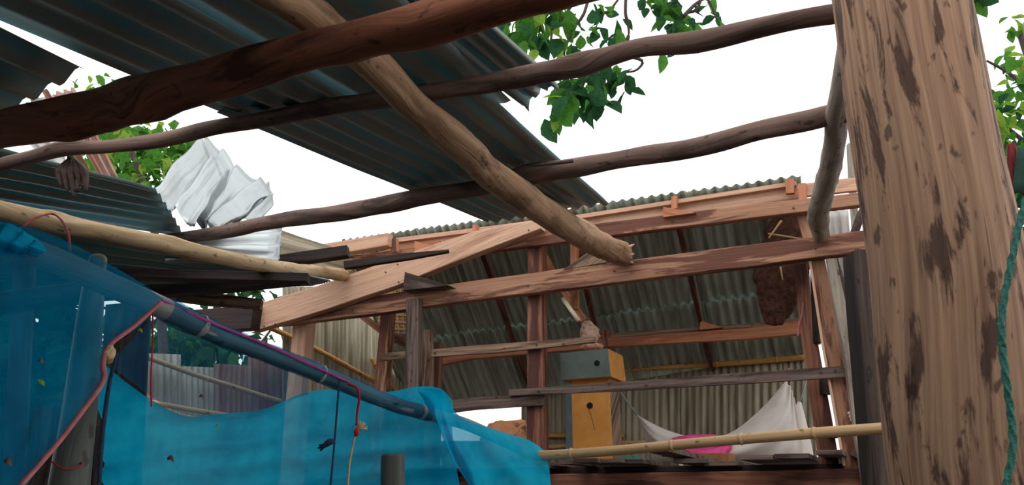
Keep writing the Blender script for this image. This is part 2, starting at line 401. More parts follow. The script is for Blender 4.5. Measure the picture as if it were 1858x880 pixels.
# right hand sheet with torn end
ta, tb = R(700, 0, .12), R(948, 192, .10); tc_, td_ = R(1013, 148, .12), R(846, 0, .14)
ta2, td2 = ta + (ta - tb) * 1.1, td_ + (td_ - tc_) * 1.1
tear = lambda u, v, n: n * (-.02 * max(0, v - .9) * 10 * math.sin(u * 9)) + n * (.012 if v > .96 else 0) * math.sin(u * 30)
sheet('corrugated_sheet', ta2, td2, tc_, tb, M['zinc_near'], n=4, amp=.016, segv=24, fn=tear, endjit=.03,
      label='corrugated sheet with a torn curled end beside the hanging leaves', cat='roofing sheet')
d1 = (R(0, 45, .03) - R(155, 120, .03)).normalized()
fr, fl = R(153, 118, .03), R(-95, 262, .03)
sheet('corrugated_sheet', fr + d1 * 2.0, fl + d1 * 2.0, fl, fr, M['zinc_near'], n=6, amp=.018, lift=-.01,
      label='corrugated sheet with a pale rim in the far upper left corner', cat='roofing sheet')
# left, lower sheets
sheet('corrugated_sheet', at(-120, 372, 4.0), at(-120, 235, 3.0), at(283, 342, 3.95), at(335, 428, 4.9), M['zinc_near'], n=6, amp=.012,
      label='dark corrugated sheet above the pale pole on the left, below the thin dark pole', cat='roofing sheet')
sheet('corrugated_sheet', at(-120, 548, 5.2), at(-120, 350, 3.75), at(600, 509, 4.95), at(565, 517, 5.45), M['zinc_near'], n=8, amp=.012,
      label='shaded corrugated sheet underneath the pale pole on the left', cat='roofing sheet')
# crumpled bright sheets, fanned out
def crump(k):
    return lambda u, v, n: V((noise.noise(V((u * 3, v * 2, 5 + k))), noise.noise(V((u * 3, v * 2, 9 + k))), noise.noise(V((u * 3, v * 3, 2 + k))))) * .045
sheet('crumpled_sheet', at(335, 402, 4.9), at(400, 408, 4.8), at(497, 350, 5.6), at(372, 250, 5.7), M['zinc_bright'], n=4, amp=.05, segv=14, fn=crump(0), solid=.002, endjit=.06,
      label='bright crumpled zinc sheet fanned out against the sky, left of the gap', cat='roofing sheet')
sheet('crumpled_sheet', at(272, 350, 4.7), at(352, 408, 4.3), at(405, 318, 5.0), at(366, 254, 5.4), M['zinc_bright'], n=2, amp=.05, segv=12, fn=crump(4), solid=.002,
      label='folded grey white zinc piece leaning on the left of the fanned out sheet', cat='roofing sheet')
sheet('bent_sheet', at(395, 404, 5.1), at(470, 402, 5.2), at(498, 370, 5.5), at(487, 330, 5.8), M['zinc_bright'], n=2, amp=.03, segv=8, solid=.002,
      label='small bent flap of bright zinc at the right of the crumpled sheet', cat='roofing sheet')
sheet('corrugated_sheet', at(300, 476, 4.6), at(310, 425, 4.85), at(512, 412, 4.95), at(505, 482, 4.7), M['zinc_bright'], n=3, amp=.03, segv=8, solid=.002,
      label='shiny corrugated sheet between the long thin pole and the pale pole', cat='roofing sheet')
sheet('corrugated_sheet', at(500, 480, 6.1), at(507, 416, 6.3), at(642, 462, 6.8), at(640, 503, 6.7), M['zinc_wall'], n=2, amp=.035, segv=8, solid=.002,
      label='dull grey wavy sheet whose end sticks out by the charred beam', cat='roofing sheet')
# neighbour roof, upper left
nb = empty('neighbour_roof', at(150, 260, 7), 'rust streaked white and red roof seen through the gap at far left', 'roof')
sheet('roof_sheet', at(10, 215, 7), at(60, 180, 7), at(118, 168, 7.5), at(118, 330, 7.2), M['zinc_white'], n=6, amp=.03, parent=nb)
sheet('roof_sheet', at(95, 170, 6.9), at(135, 160, 6.9), at(215, 322, 6.9), at(185, 330, 6.9), M['zinc_rust'], n=3, amp=.03, parent=nb)
beam('barge_board', [at(82, 165, 6.8), at(118, 230, 6.8), at(165, 330, 6.8)], [.02] * 3, .05, M['timber_dark'], parent=nb)

# unseen roof and walls added around the viewpoint to darken the near shelter
def flat(name, pts, kind='structure'):
    a, b, c, d = [V(p) for p in pts]
    sheet(name, a, b, c, d, M['zinc_near'], n=24, amp=.015, segv=2, kind=kind)
flat('ceiling', [(-6, -4.5, 2.75), (1.3, -4.5, 2.75), (1.3, .3, 2.95), (-6, .3, 2.95)])
flat('ceiling', [(-6, .1, 3.12), (-1.9, .1, 3.12), (-3.4, 3.6, 3.3), (-6, 3.6, 3.3)])
flat('wall_rear_unseen', [(-6, -4.5, 0), (1.3, -4.5, 0), (1.3, -4.5, 2.7), (-6, -4.5, 2.7)])
flat('wall_left_unseen', [(-6, -4.5, 0), (-6, 3.6, 0), (-6, 3.6, 3.0), (-6, -4.5, 2.7)])
# --- logs of the near shelter -------------------------------------------
pR = lambda o=0: (lambda s: R(s[0], s[1], o))
p1 = logpx('roof_log', 'thickest reddish brown roof log crossing the upper left of the picture', 'log',
      [(-160, 285, 30), (0, 238, 32), (120, 212, 38), (250, 182, 40), (380, 145, 38), (500, 110, 37), (655, 70, 35), (764, 47, 41), (900, 8, 41), (1050, -32, 40), (1250, -85, 40)], pR(-.13), M['log_red'], knots=12, seg=20)
p2 = logpx('roof_pole', 'long wavy brown pole crossing the leaves, uppermost behind the thick log', 'pole',
      [(-120, 325, 12), (0, 300, 12), (110, 272, 13), (200, 266, 12), (291, 255, 14), (400, 230, 13), (500, 212, 15), (600, 194, 16), (673, 184, 15), (800, 165, 17), (900, 149, 17), (970, 134, 20),
       (1060, 116, 21), (1160, 87, 18), (1260, 76, 20), (1360, 54, 18), (1450, 36, 17), (1560, 18, 18), (1640, 6, 18)], pR(.02), M['log_brown'], knots=10)
p3 = logpx('roof_pole', 'long brown pole under the lowest end of the dark roofing sheets', 'pole',
      [(270, 437, 8), (380, 425, 12), (500, 402, 13), (600, 388, 15), (700, 371, 17), (800, 352, 15), (880, 339, 15), (960, 316, 18), (1040, 305, 17), (1160, 283, 17), (1260, 268, 18),
       (1360, 241, 18), (1450, 222, 19), (1510, 207, 19), (1580, 196, 19)], pR(-.0), M['log_brown'], knots=10)
tube('branch_stub', [R(1040, 292, 0), R(975, 300, .0), R(955, 300, .01)], [.008, .006, .003], M['bark'], parent=p3)
spec = [(380, -75, 33, 0), (470, -25, 33, 0), (540, 14, 32, -.01), (610, 62, 32, -.02), (690, 130, 31, -.04), (755, 195, 30, -.07), (830, 255, 29, -.1), (880, 308, 28, -.11), (945, 355, 27, -.11),
        (1000, 392, 26, 3.9), (1060, 428, 24, 4.7), (1100, 449, 23, 5.3), (1128, 460, 22, 5.6)]
rp = logpx('rafter_pole', 'knobbly tan pole running diagonally down to rest on the lower house beam', 'pole', spec, lambda s: at(s[0], s[1], s[3]) if s[3] > 1 else R(s[0], s[1], s[3]), M['log_tan'], knots=14, seg=18)
pe = at(1130, 463, 5.6)
for k in range(14):
    a = k * .45; r = .075 * random.uniform(.6, 1.1)
    q = pe + V((.02, 0, 0)) + V((0, math.cos(a) * r, math.sin(a) * r))
    tube('bark_shred', [q, q + V((random.uniform(.02, .06), -.01, random.uniform(-.03, .03)))], [.014, .005], M['clay'], sub=1, seg=5, parent=rp)
pp = logpx('leaning_pole', 'grey leaning pole left of the big trunk, with a bent foot on the lower beam', 'pole',
      [(1552, -120, 14, 2.0), (1545, -20, 15, 2.1), (1536, 90, 16, 2.3), (1522, 190, 18, 2.5), (1513, 270, 19, 2.9), (1500, 330, 19, 3.6), (1487, 372, 19, 4.3), (1484, 400, 18, 4.7), (1490, 426, 14, 4.98)],
      lambda s: at(s[0], s[1], s[3]), M['log_grey'], knots=4)
logpx('side_pole', 'smooth pale tan pole sloping down left to right above the blue net', 'pole',
      [(-140, 340, 17, 2.5), (0, 378, 16, 2.9), (110, 405, 18, 3.15), (218, 428, 16, 3.35), (327, 449, 15, 3.55), (400, 466, 14, 3.75), (500, 485, 13, 4.6), (560, 492, 12, 5.6), (620, 498, 11.5, 6.6), (668, 499, 10, 7.3)],
      lambda s: at(s[0], s[1], s[3]), M['log_pale'], knots=12)

# --- big trunk post -----------------------------------------------------
tx = [(.961, 4.0, .140), (.955, 3.3, .143), (.952, 2.9, .148), (.955, 2.6, .150), (.950, 2.3, .151), (.945, 2.0, .154), (.940, 1.7, .158), (.935, 1.5, .163), (.93, 1.2, .17), (.92, .6, .18), (.92, -.05, .2)]
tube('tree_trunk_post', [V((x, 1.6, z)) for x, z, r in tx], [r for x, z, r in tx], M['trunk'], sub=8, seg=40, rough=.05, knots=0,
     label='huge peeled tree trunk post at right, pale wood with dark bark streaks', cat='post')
# rope
rp_ = [(1900, 180), (1880, 300), (1856, 380), (1842, 440), (1832, 490), (1822, 540), (1817, 590), (1820, 640), (1827, 700), (1834, 750), (1838, 800), (1834, 840), (1825, 885), (1820, 960)]
pts = cat_rom([at(x, y, 1.40) for x, y in rp_], 18)
def rprof(i, t, L):
    return [((.0056 + .0016 * math.cos(3 * (2 * math.pi * j / 12) - L * 190)) * math.cos(2 * math.pi * j / 12), (.0056 + .0016 * math.cos(3 * (2 * math.pi * j / 12) - L * 190)) * math.sin(2 * math.pi * j / 12)) for j in range(12)]
sweep('rope', pts, rprof, M['rope'], label='turquoise twisted rope hanging down the right side of the big trunk', cat='rope')

# ================================================================== HOUSE
roof = empty('ceiling', PF(1040, 380, .12), kind='structure')
g = lambda px, py: PF(px, py, .16)
ra, rb = g(626, 440), g(1445, 326)
ea, eb = PB(745, 735, .1), PB(1475, 640, .1)
mid = .56
def rq(u, t): return ln(ln(ra, ea, t), ln(rb, eb, t), u)
NS = 5
for k in range(NS):
    u0, u1 = k / NS - .008, (k + 1) / NS + .008
    sheet('roof_sheet', rq(u0, -.01), rq(u1, -.01), rq(u1, mid + .03), rq(u0, mid + .03), M['zinc_green'], n=11, amp=.014, lift=.012 + .004 * (k % 2), parent=roof)
    sheet('roof_sheet', rq(u0, mid), rq(u1, mid), rq(u1, 1.04), rq(u0, 1.04), M['zinc_green'], n=11, amp=.014, lift=-.006 + .004 * (k % 2), parent=roof)
for px, py, qx, qy in ((872, 440, 962, 700), (1042, 425, 1106, 700), (1230, 395, 1292, 668)):
    a = PF(px, py, .16); b = PB(qx, qy, .1)
    beam('rafter', [a - V((0, 0, .035)), b - V((0, 0, .04))], [.028, .028], .045, M['timber_dark'], parent=roof)
# back wall
wb = empty('wall_back', PB(1200, 845, 0), kind='structure')
xs = [946, 1040, 1135, 1235, 1330, 1415, 1478]
for i in range(6):
    x0, x1 = xs[i], xs[i + 1] + 5
    sheet('wall_sheet', PB(x0, 722 - (x0 - 945) * .16, .03), PB(x1, 722 - (x1 - 945) * .16, .03), PB(x1, 850, .03), PB(x0, 862, .03), M['zinc_wall'], n=8 if i < 4 else 6, amp=.012, segv=8, lift=.003 * (i % 2), parent=wb)
for x0, x1 in ((800, 875), (870, 950)):
    sheet('wall_sheet', PB(x0, 800, .03), PB(x1, 800, .03), PB(x1, 862, .03), PB(x0, 862, .03), M['zinc_wall'], n=7, amp=.012, segv=3, parent=wb)
# left wall
wl = empty('wall_left', PL(600, 720, 0), kind='structure')
for i, (x0, x1) in enumerate(((512, 575), (570, 632), (628, 692), (690, 745), (742, 790))):
    sheet('wall_sheet', PL(x0, 520, -.03), PL(x1, 520 + (x1 > 740) * 40, -.03), PL(x1, 900, -.03), PL(x0, 900, -.03), M['zinc_wall'], n=9, amp=.012, segv=8, lift=.004 * (i % 2), parent=wl)
bamboo('wall_rail', 'golden bamboo rail across the left house wall, above the blue net pole', [PL(470, 585, .02), PL(567, 630, .02), PL(682, 693, .02)], .028, .024, (.15, .4, .65, .9), M['bamboo_gold'])
bamboo('wall_rail', 'short bamboo rail end sticking up left of the tall square post on the left wall', [PL(674, 650, .03), PL(686, 672, .03), PL(725, 715, .03)], .024, .02, (.3, .7), M['bamboo_gold'])
cloth_r = at(1100, 300, 5)

T = M['timber']
def onF(o): return lambda s: PF(s[0], s[1], o)
# ridge boards, beams
beampx('ridge_rail', 'thin pale rail along the house ridge right under the corrugated edge', 'beam', [(690, 441, 4), (1050, 395, 4), (1445, 334, 4)], onF(.09), .05, M['timber_pale'])
beampx('ridge_board', 'wide board just under the ridge rail, ending beside the leaning pole', 'beam', [(715, 450, 9), (1050, 408, 10), (1360, 362, 11), (1462, 348, 12)], onF(.13), .03, M['timber_pale'])
beampx('ridge_board', 'short pale board end at the ridge right of the leaning pole', 'beam', [(1450, 347, 12), (1562, 334, 13)], onF(.06), .035, M['timber_pale'])
ub = beampx('upper_beam', 'upper reddish beam of the house front just below the ridge boards', 'beam', [(640, 476, 12), (860, 452, 12), (958, 437, 12), (1042, 426, 13), (1360, 386, 13), (1600, 359, 12)], onF(.0), .07, T)
lb = beampx('lower_beam', 'long lower house beam that carries the tip of the tan pole', 'beam', [(385, 592, 14), (560, 571, 15), (700, 553, 17), (860, 529, 18), (1020, 509, 19), (1360, 466, 20), (1620, 434, 20)], onF(0), .09, T)
dt = beampx('diagonal_timber', 'pale sawn timber lying diagonally across the two house beams', 'beam', [(466, 579, 25), (600, 538, 25), (722, 496, 26), (800, 466, 24), (870, 441, 21), (984, 409, 9)], onF(-.10), .09, M['timber_pale'])
for x, y in ((480, 592), (500, 588), (722, 480), (724, 512), (700, 494), (960, 418)): nail(dt, PF(x, y, -.145), .007, .01)
for x, y in ((1115, 492), (958, 519), (1480, 452), (1575, 440), (640, 563)): nail(lb, PF(x, y, -.045), .008, .01)
for x, y in ((1440, 378), (1220, 402), (1060, 424)): nail(ub, PF(x, y, -.035), .008, .01)
def wedge(label, poly, o, d, mat):
    return prism('wedge', [PF(x, y, o) for x, y in poly], NF * d, mat, label=label, cat='wedge')
wedge('triangular cleat on the upper beam below the ridge, right of centre', [(1203, 375), (1262, 386), (1203, 394)], -.07, .06, M['timber_orange'])
wedge('small triangular cleat beside the charred board on the left ridge', [(752, 437), (797, 449), (752, 457)], -.04, .05, M['timber_orange'])
wedge('dark triangular block standing on the lower beam at the diagonal timber', [(734, 493), (815, 518), (730, 527)], -.2, .13, M['weather'])
wedge('triangular tan cleat on the lower beam just left of the pole tip', [(1020, 490), (1078, 450), (1100, 476)], -.05, .08, M['weather_tan'])
for label, x0, y0, x1, y1, o in (('short stub post on the ridge rail right of centre', 1224, 357, 1224, 380, .05), ('short stub post on the ridge rail above the diagonal timber', 863, 409, 863, 428, .05),
                                 ('short orange stub post at the right end of the ridge sheet', 1433, 326, 1434, 352, .04), ('small upright block on the ridge left of the leaning pole', 1455, 334, 1457, 362, .03)):
    beampx('stub_post', label, 'post', [(x0, y0, 5 if x0 < 1400 else 7), (x1, y1, 5 if x0 < 1400 else 7)], onF(o), .04, M['timber_orange'], vert=True, sub=2)
# posts
beampx('house_post', 'central reddish brown house post behind both beams, left of the orange box', 'post', [(975, 425, 14), (975, 600, 15), (976, 850, 17), (977, 1150, 18)], onF(.11), .11, M['timber_dark'], vert=True)
beampx('house_post', 'right reddish house post leaning below the foot of the grey pole', 'post', [(1458, 382, 14), (1483, 475, 13), (1510, 620, 16), (1549, 845, 18), (1600, 1140, 20)], onF(.11), .10, T, vert=True)
beampx('edge_strip', 'narrow pale strip down the left edge of the right house post', 'strip', [(1470, 475, 2.2), (1492, 620, 2.2), (1532, 845, 2.4)], onF(.03), .03, M['timber_pale'], vert=True)
beampx('plank', 'dark reddish upright plank left of the right house post with light gaps beside it', 'plank', [(1452, 480, 11), (1466, 600, 13), (1492, 760, 16), (1506, 850, 17), (1530, 1100, 18)], onF(.22), .04, M['timber_dark'], vert=True)
for k, (x, y0, y1) in enumerate(((1484, 470, 622), (1496, 668, 716), (1512, 777, 795))):
    beampx('gap_batten', ('upper', 'middle', 'lowest')[k] + ' short dark batten closing the light gap beside the right house post', 'batten', [(x - (4 if k == 0 else 0), y0, 10), (x + 2, y1, 10)], onF(.18), .05, M['darkpost'], vert=True, sub=2)
beampx('house_post', 'thick pale wood post with a dark side, leftmost on the left house wall', 'post', [(554, 575, 16), (548, 640, 16), (541, 720, 17), (527, 900, 18), (505, 1150, 20)], onF(.14), .14, M['timber_pale'], vert=True)
beampx('house_post', 'square pale post in front of the left wall beside the woven panel', 'post', [(706, 540, 11), (702, 600, 11), (694, 710, 13), (686, 860, 14), (676, 1150, 14)], onF(.35), .10, M['timber'], vert=True)
beampx('short_post', 'grey weathered short post rising in front of the lower beam', 'post', [(752, 543, 13), (751, 620, 14), (748, 860, 16)], onF(-.09), .07, M['weather'], vert=True)
beampx('short_post', 'broken-topped brown post right of the grey short post', 'post', [(774, 600, 9), (774, 640, 11), (771, 860, 12)], onF(.12), .09, M['weather_tan'], vert=True, jit=.25)
beampx('short_post', 'narrow reddish post right of the broken-topped post', 'post', [(794, 622, 8), (792, 680, 8), (788, 860, 9)], onF(.3), .07, M['timber_dark'], vert=True)
beampx('hanger', 'thin orange vertical hanger between the house beams right of the central post', 'batten', [(1043, 438, 7), (1043, 562, 7)], onF(.2), .05, M['timber_orange'], vert=True)
beampx('brace', 'diagonal orange brace from the central post down to the clay pot', 'brace', [(986, 462, 7), (1025, 530, 6), (1060, 582, 6)], onF(.58), .05, M['timber_orange'], vert=True)
t_ = tube('lamp_tube', [PF(1021, 541, .1), PF(1050, 582, .1)], [.018, .018], M['tube'], sub=2, rough=0, label='cream tube lamp hanging beside the diagonal brace', cat='lamp')
# horizontal boards
wbd = M['weather']
b1 = beampx('cross_board', 'long weathered board nailed across both house posts in front of the orange box', 'board', [(925, 713, 5.5), (1100, 703, 8), (1360, 686, 10), (1544, 674, 10)], onF(.0), .03, wbd)
b2 = beampx('cross_board', 'dark grey board from the broken post to the central post, above the white opening', 'board', [(800, 743, 9), (860, 733, 11), (989, 725, 10)], onF(.03), .03, wbd)
b3 = beampx('cross_board', 'split weathered board passing the clay pot and the central post', 'board', [(784, 641, 7), (900, 633, 8), (1000, 624, 7), (1080, 616, 5)], onF(.02), .03, M['weather_tan'], jit=.2)
beampx('cross_board', 'short weathered board end left of the grey short post', 'board', [(690, 649, 6.5), (740, 644, 7)], onF(.05), .03, M['weather_tan'])
beampx('cross_board', 'thin red board edge above the dark grey board over the white opening', 'board', [(815, 731, 4), (989, 713, 4)], onF(.2), .03, M['timber_dark'])
for b, l in ((b1, ((1490, 676), (1516, 673), (978, 710))), (b2, ((974, 722), (978, 730))), (b3, ((974, 626), (790, 641)))):
    for x, y in l: nail(b, PF(x, y, -.015 if b is b1 else .01), .008, .012)
PM = lambda s: hit(s[0], s[1], V((.2, 6, 0)) + NF * 1.35, NF)
beampx('purlin', 'orange purlin under the green house roof sheets behind the posts', 'beam', [(770, 663, 6), (860, 646, 6), (985, 634, 7), (1107, 622, 8), (1360, 606, 10), (1458, 594, 12)], PM, .07, M['timber_orange'])
beampx('purlin', 'thin grey rail lying on top of the orange purlin', 'beam', [(1100, 609, 4), (1360, 590, 4), (1455, 580, 4)], lambda s: PM(s) + NF * .03, .04, M['weather_tan'])
prism('wedge', [PM((x, y)) - NF * .05 for x, y in ((1272, 588), (1276, 584), (1312, 596), (1272, 600))], NF * .06, M['timber_orange'], label='little orange wedge on the purlin at the foot of a rafter', cat='wedge')
beampx('stub_post', 'dark block under the roof just right of the clay pot', 'post', [(1098, 600, 8), (1099, 632, 8)], PM, .07, M['timber_dark'], vert=True, sub=2)
bamboo('eave_rail', 'golden bamboo rail along the foot of the house roof', [PB(795, 692, -.02), PB(1000, 680, -.02), PB(1130, 671, -.02), PB(1300, 661, -.02), PB(1464, 648, -.02)], .022, .03, (.1, .25, .42, .58, .75, .9), M['bamboo_gold'])
bamboo('wall_rail', 'upper bamboo rail low on the back wall behind the orange box', [PB(985, 790, -.03), PB(1132, 791, -.03)], .026, .026, (.3, .9), M['bamboo_gold'])
bamboo('wall_rail', 'lower bamboo rail low on the back wall behind the orange box', [PB(985, 811, -.03), PB(1175, 802, -.03)], .024, .024, (.25, .8), M['bamboo'])
beampx('painted_post', 'narrow pale blue post against the back wall left of the orange box', 'post', [(1033, 690, 6), (1034, 850, 6)], lambda s: PB(s[0], s[1], -.06), .06, M['paleblue'], vert=True)
# woven panel
wp = empty('woven_panel', PF(720, 600, .6), 'woven bamboo panel tucked under the lower beam by the square pale post', 'panel')
for k in range(13):
    x = 690 + k * 5.0
    beampx('bamboo_strip', None, None, [(x - 4, 520, 2), (x + 4, 606, 2)], onF(.6 + .012 * (k % 2)), .004, M['bamboo_gold'] if k % 2 else M['bamboo'], vert=True, sub=2, parent=wp)
for k in range(13):
    y = 524 + k * 6.4
    beampx('bamboo_strip', None, None, [(686, y, 2.4), (756, y + 4, 2.4)], onF(.606 - .012 * (k % 2)), .004, M['bamboo'] if k % 2 else M['bamboo_gold'], sub=2, parent=wp)
beampx('panel_board', 'sloping brown board along the lower edge of the woven panel', 'board', [(655, 572, 5), (693, 600, 6), (745, 628, 8)], onF(.5), .04, M['timber_dark'])

# --- platform ------------------------------------------------------------
beampx('platform_beam', 'red brown platform beam along the bottom edge under the floor planks', 'beam', [(640, 888, 15), (995, 879, 18), (1290, 877, 20), (1610, 878, 28)], onF(.05), .10, M['timber_dark'])
beampx('joist', 'dark joist lying on the platform beam under the floor planks', 'beam', [(690, 872, 8), (995, 856, 8), (1290, 853, 8), (1600, 850, 9)], onF(.2), .07, M['char'])
def plank(label, x0, x1, o1, z, tilt=0, back=1.9, th=.03):
    z += .035; o1 -= .12; tilt -= .0
    def q(px, o):
        d = ray(px, 850); p = V((.2, 6, 0)) + NF * o; t = (p - CAM).dot(NF) / d.dot(NF); r = CAM + d * t; return V((r.x, r.y, z))
    a, b = q(x0, o1), q(x1, o1); ext = NF * (back - o1)
    pts = [a, b, b + ext + V((0, 0, tilt)), a + ext + V((0, 0, tilt))]
    return prism('floor_plank', pts, V((0, 0, th)), M['weather'], label=label, cat='plank')
plank('dark floor plank end left of the orange box foot', 1014, 1040, -.22, 1.645)
plank('dark floor plank directly under the orange box', 1041, 1082, -.30, 1.65)
plank('dark floor plank right of the orange box, before the teal box', 1084, 1128, -.2, 1.65)
plank('narrow dark floor plank below the teal box', 1130, 1166, -.1, 1.645)
plank('raised dark floor plank sticking out furthest, left of the brown box', 1172, 1214, -.55, 1.70, -.05)
plank('floor plank with blue scrap on it by the brown box', 1222, 1276, -.1, 1.645)
plank('wide dark floor plank below the right part of the hammock', 1342, 1405, -.18, 1.655)
plank('dark floor plank under the hammock corner, left of the gap', 1407, 1470, -.18, 1.66)
plank('dark floor plank at the foot of the right house post', 1484, 1532, -.25, 1.675)
plank('pale floor board left of the orange box, behind the net corner', 992, 1013, .1, 1.645)
plank('recessed floor plank under the brown box', 1278, 1340, .1, 1.63)
for i in range(5):
    plank(['first', 'second', 'third', 'fourth', 'fifth'][i] + ' floor plank from the left, hidden low behind the blue net', 690 + i * 60, 745 + i * 60, -.05, 1.63)

# boards closing the underside of the platform
wu = empty('wall_base', PF(780, 880, .3), kind='structure')
for i in range(16):
    a = PF(500 + i * 33, 888, .35)
    beam('plank', [V((a.x, a.y, 0)), V((a.x, a.y, 1.6))], [.078, .078], .02, M['weather'], vert=True, sub=1, parent=wu)

# --- boxes ---------------------------------------------------------------
def wbox(name, label, poly, o, d, front, side, hole, extra=None):
    fp = [PF(x, y, o) for x, y in poly]; e = empty(name, fp[0], label, 'box')
    prism('body', [p + NF * .012 for p in fp], NF * (d - .012), side, parent=e)
    c = sum(fp, V()) / len(fp)
    prism('front_panel', [c + (p - c) * .995 for p in fp], NF * .011, front, parent=e)
    h = PF(hole[0], hole[1], o - .002); r = mm(hole[2], h); ring = []
    for k in range(16):
        a = 2 * math.pi * k / 16; ring.append(h + TF * math.cos(a) * r + V((0, 0, math.sin(a) * r)))
    prism('entrance_hole', ring, NF * .004, M['black'], parent=e)
    return e
ob = wbox('wooden_box', 'tall orange fronted wooden box standing upright with a round hole', [(1040, 838), (1112, 836), (1105, 680), (1036, 683)], .42, .26, M['ply_orange'], M['weather_tan'], (1070, 736, 6))
gb = wbox('wooden_box', 'grey green wooden box lying across the top of the tall orange box', [(1018, 690), (1108, 683), (1102, 632), (1016, 641)], .34, .42, M['ply_green'], M['ply_orange'], (1083, 659, 5.5))
cord('string', 'thin loose string dangling from the hole of the orange box', [PF(1068, 742, .41), PF(1074, 760, .40), PF(1079, 780, .40)], .002, M['darkcord'])
e = empty('clay_figure', PF(1072, 634, .55), 'lumpy pinkish clay jar on top of the grey green box', 'jar')
blob('foot', PF(1074, 629, .55), .095, .08, .03, M['clay'], .3, parent=e)
blob('belly', PF(1071, 607, .5), .085, .075, .085, M['clay'], .35, parent=e)
blob('lid', PF(1067, 592, .5), .055, .055, .045, M['clay'], .3, parent=e)
# brown box + small things
e = empty('wooden_box', PF(1240, 852, .8), 'low brown wooden box under the pink pillow', 'box')
fp = [PF(x, y, .8) for x, y in ((1240, 853), (1322, 853), (1322, 822), (1238, 822))]
prism('body', [p + NF * .012 for p in fp], NF * .3, M['ply_brown'], parent=e); prism('front_panel', fp, NF * .011, M['ply_brown'], parent=e)
prism('end_panel', [PF(x, y, .78) for x, y in ((1232, 853), (1240, 853), (1238, 822), (1232, 824))], NF * .2, M['tube'], parent=e)
prism('plastic_box', [PB(x, y, -.9) for x, y in ((1124, 842), (1152, 842), (1150, 826), (1126, 826))], NF * .2, M['teal'], label='small teal plastic box on the planks right of the orange box', cat='box')
prism('plastic_scrap', [PF(x, y, .3) for x, y in ((1228, 853), (1260, 853), (1258, 848), (1230, 848))], NF * .15, M['blue'], label='small blue plastic scrap in front of the brown box', cat='scrap')

# --- hammock & pillow ------------------------------------------------------
def H(px, py, Y): return at(px, py, Y)
top = [(1156, 752, 7.1), (1176, 764, 7.0), (1205, 778, 6.9), (1245, 791, 6.8), (1290, 795, 6.75), (1335, 780, 6.7), (1385, 738, 6.65), (1415, 704, 6.6), (1426, 690, 6.6)]
m1 = [(1158, 756, 7.1), (1178, 780, 6.85), (1210, 800, 6.7), (1250, 815, 6.55), (1295, 820, 6.5), (1345, 812, 6.45), (1400, 780, 6.45), (1428, 740, 6.5), (1432, 700, 6.58)]
m2 = [(1160, 760, 7.1), (1178, 800, 6.95), (1205, 830, 6.8), (1250, 845, 6.75), (1300, 850, 6.7), (1350, 845, 6.65), (1410, 830, 6.6), (1440, 790, 6.6), (1436, 710, 6.6)]
bot = [(1162, 764, 7.12), (1176, 812, 7.1), (1195, 845, 7.05), (1250, 862, 7.0), (1300, 864, 7.0), (1350, 864, 6.95), (1410, 858, 6.9), (1458, 835, 6.8), (1440, 725, 6.65)]
fold = lambda u, v, p: V((0, math.sin(v * 22 + u * 3) * .03 * min(1, v * 3) * (1 - .6 * math.sin(math.pi * u)), 0))
hm = surf('hammock', [[H(*q) for q in r] for r in (top, m1, m2, bot)], M['cloth'], 5, 7, fold, solid=.002, label='white cloth hammock slung across the house interior', cat='hammock')
surf('end_flap', [[H(*q) for q in r] for r in ([(1448, 728, 6.9), (1440, 745, 6.9), (1436, 765, 6.9)], [(1451, 728, 6.9), (1455, 790, 6.85), (1440, 845, 6.85)], [(1454, 730, 6.9), (1470, 795, 6.9), (1480, 850, 6.9)])], M['cloth'], 5, 5, solid=.002, parent=hm)
surf('hem', [[H(q[0], q[1], q[2] - .01) for q in top], [H(q[0], q[1] + 2.5, q[2] - .015) for q in top]], M['cloth'], 5, 1, solid=.004, parent=hm)
cord('hammock_cord', None, parent=hm, pts=[H(1126, 712, 7.2), H(1140, 732, 7.15), H(1157, 754, 7.1)], r=.009, mat=M['paleblue'])
cord('hammock_cord', None, parent=hm, pts=[H(1463, 690, 6.95), H(1457, 712, 6.9), H(1451, 729, 6.9)], r=.007, mat=M['paleblue'])
cord('hammock_cord', None, parent=hm, pts=[H(1426, 692, 6.6), H(1430, 668, 6.6)], r=.012, mat=M['ribbon'])
pc = H(1264, 812, 6.5)
pl = blob('pillow', pc, .27, .18, .10, M['pink'], .15, 3, .75, 28, tilt=.05, label='bright pink pillow lying in the white hammock', cat='pillow')
surf('pillow_corner', [[H(1240, 815, 6.35), H(1280, 818, 6.3), H(1328, 806, 6.35)], [H(1262, 826, 6.32), H(1296, 832, 6.28), H(1320, 814, 6.34)], [H(1285, 836, 6.34), H(1297, 839, 6.34), H(1310, 832, 6.36)]], M['pink'], 5, 5, solid=.03, parent=pl)
surf('pillow_tail', [[H(1200, 822, 6.5), H(1225, 818, 6.45), H(1250, 812, 6.4)], [H(1201, 828, 6.48), H(1228, 826, 6.42), H(1250, 824, 6.38)]], M['pink'], 5, 4, solid=.02, parent=pl)
e = empty('cloth_bundle', PF(880, 800, .6), 'orange cloth bundle with a tied top behind the blue net, left of the central post', 'bundle')
blob('sack', PF(916, 803, .6), .20, .14, .17, M['orange_cloth'], .25, 4, .6, 22, parent=e)
blob('knot', PF(945, 770, .6), .055, .05, .04, M['orange_cloth'], .5, parent=e)
tube('strap', [PF(935, 790, .4), PF(944, 775, .45), PF(955, 772, .5), PF(958, 790, .5)], [.012] * 4, M['orange_cloth'], parent=e)

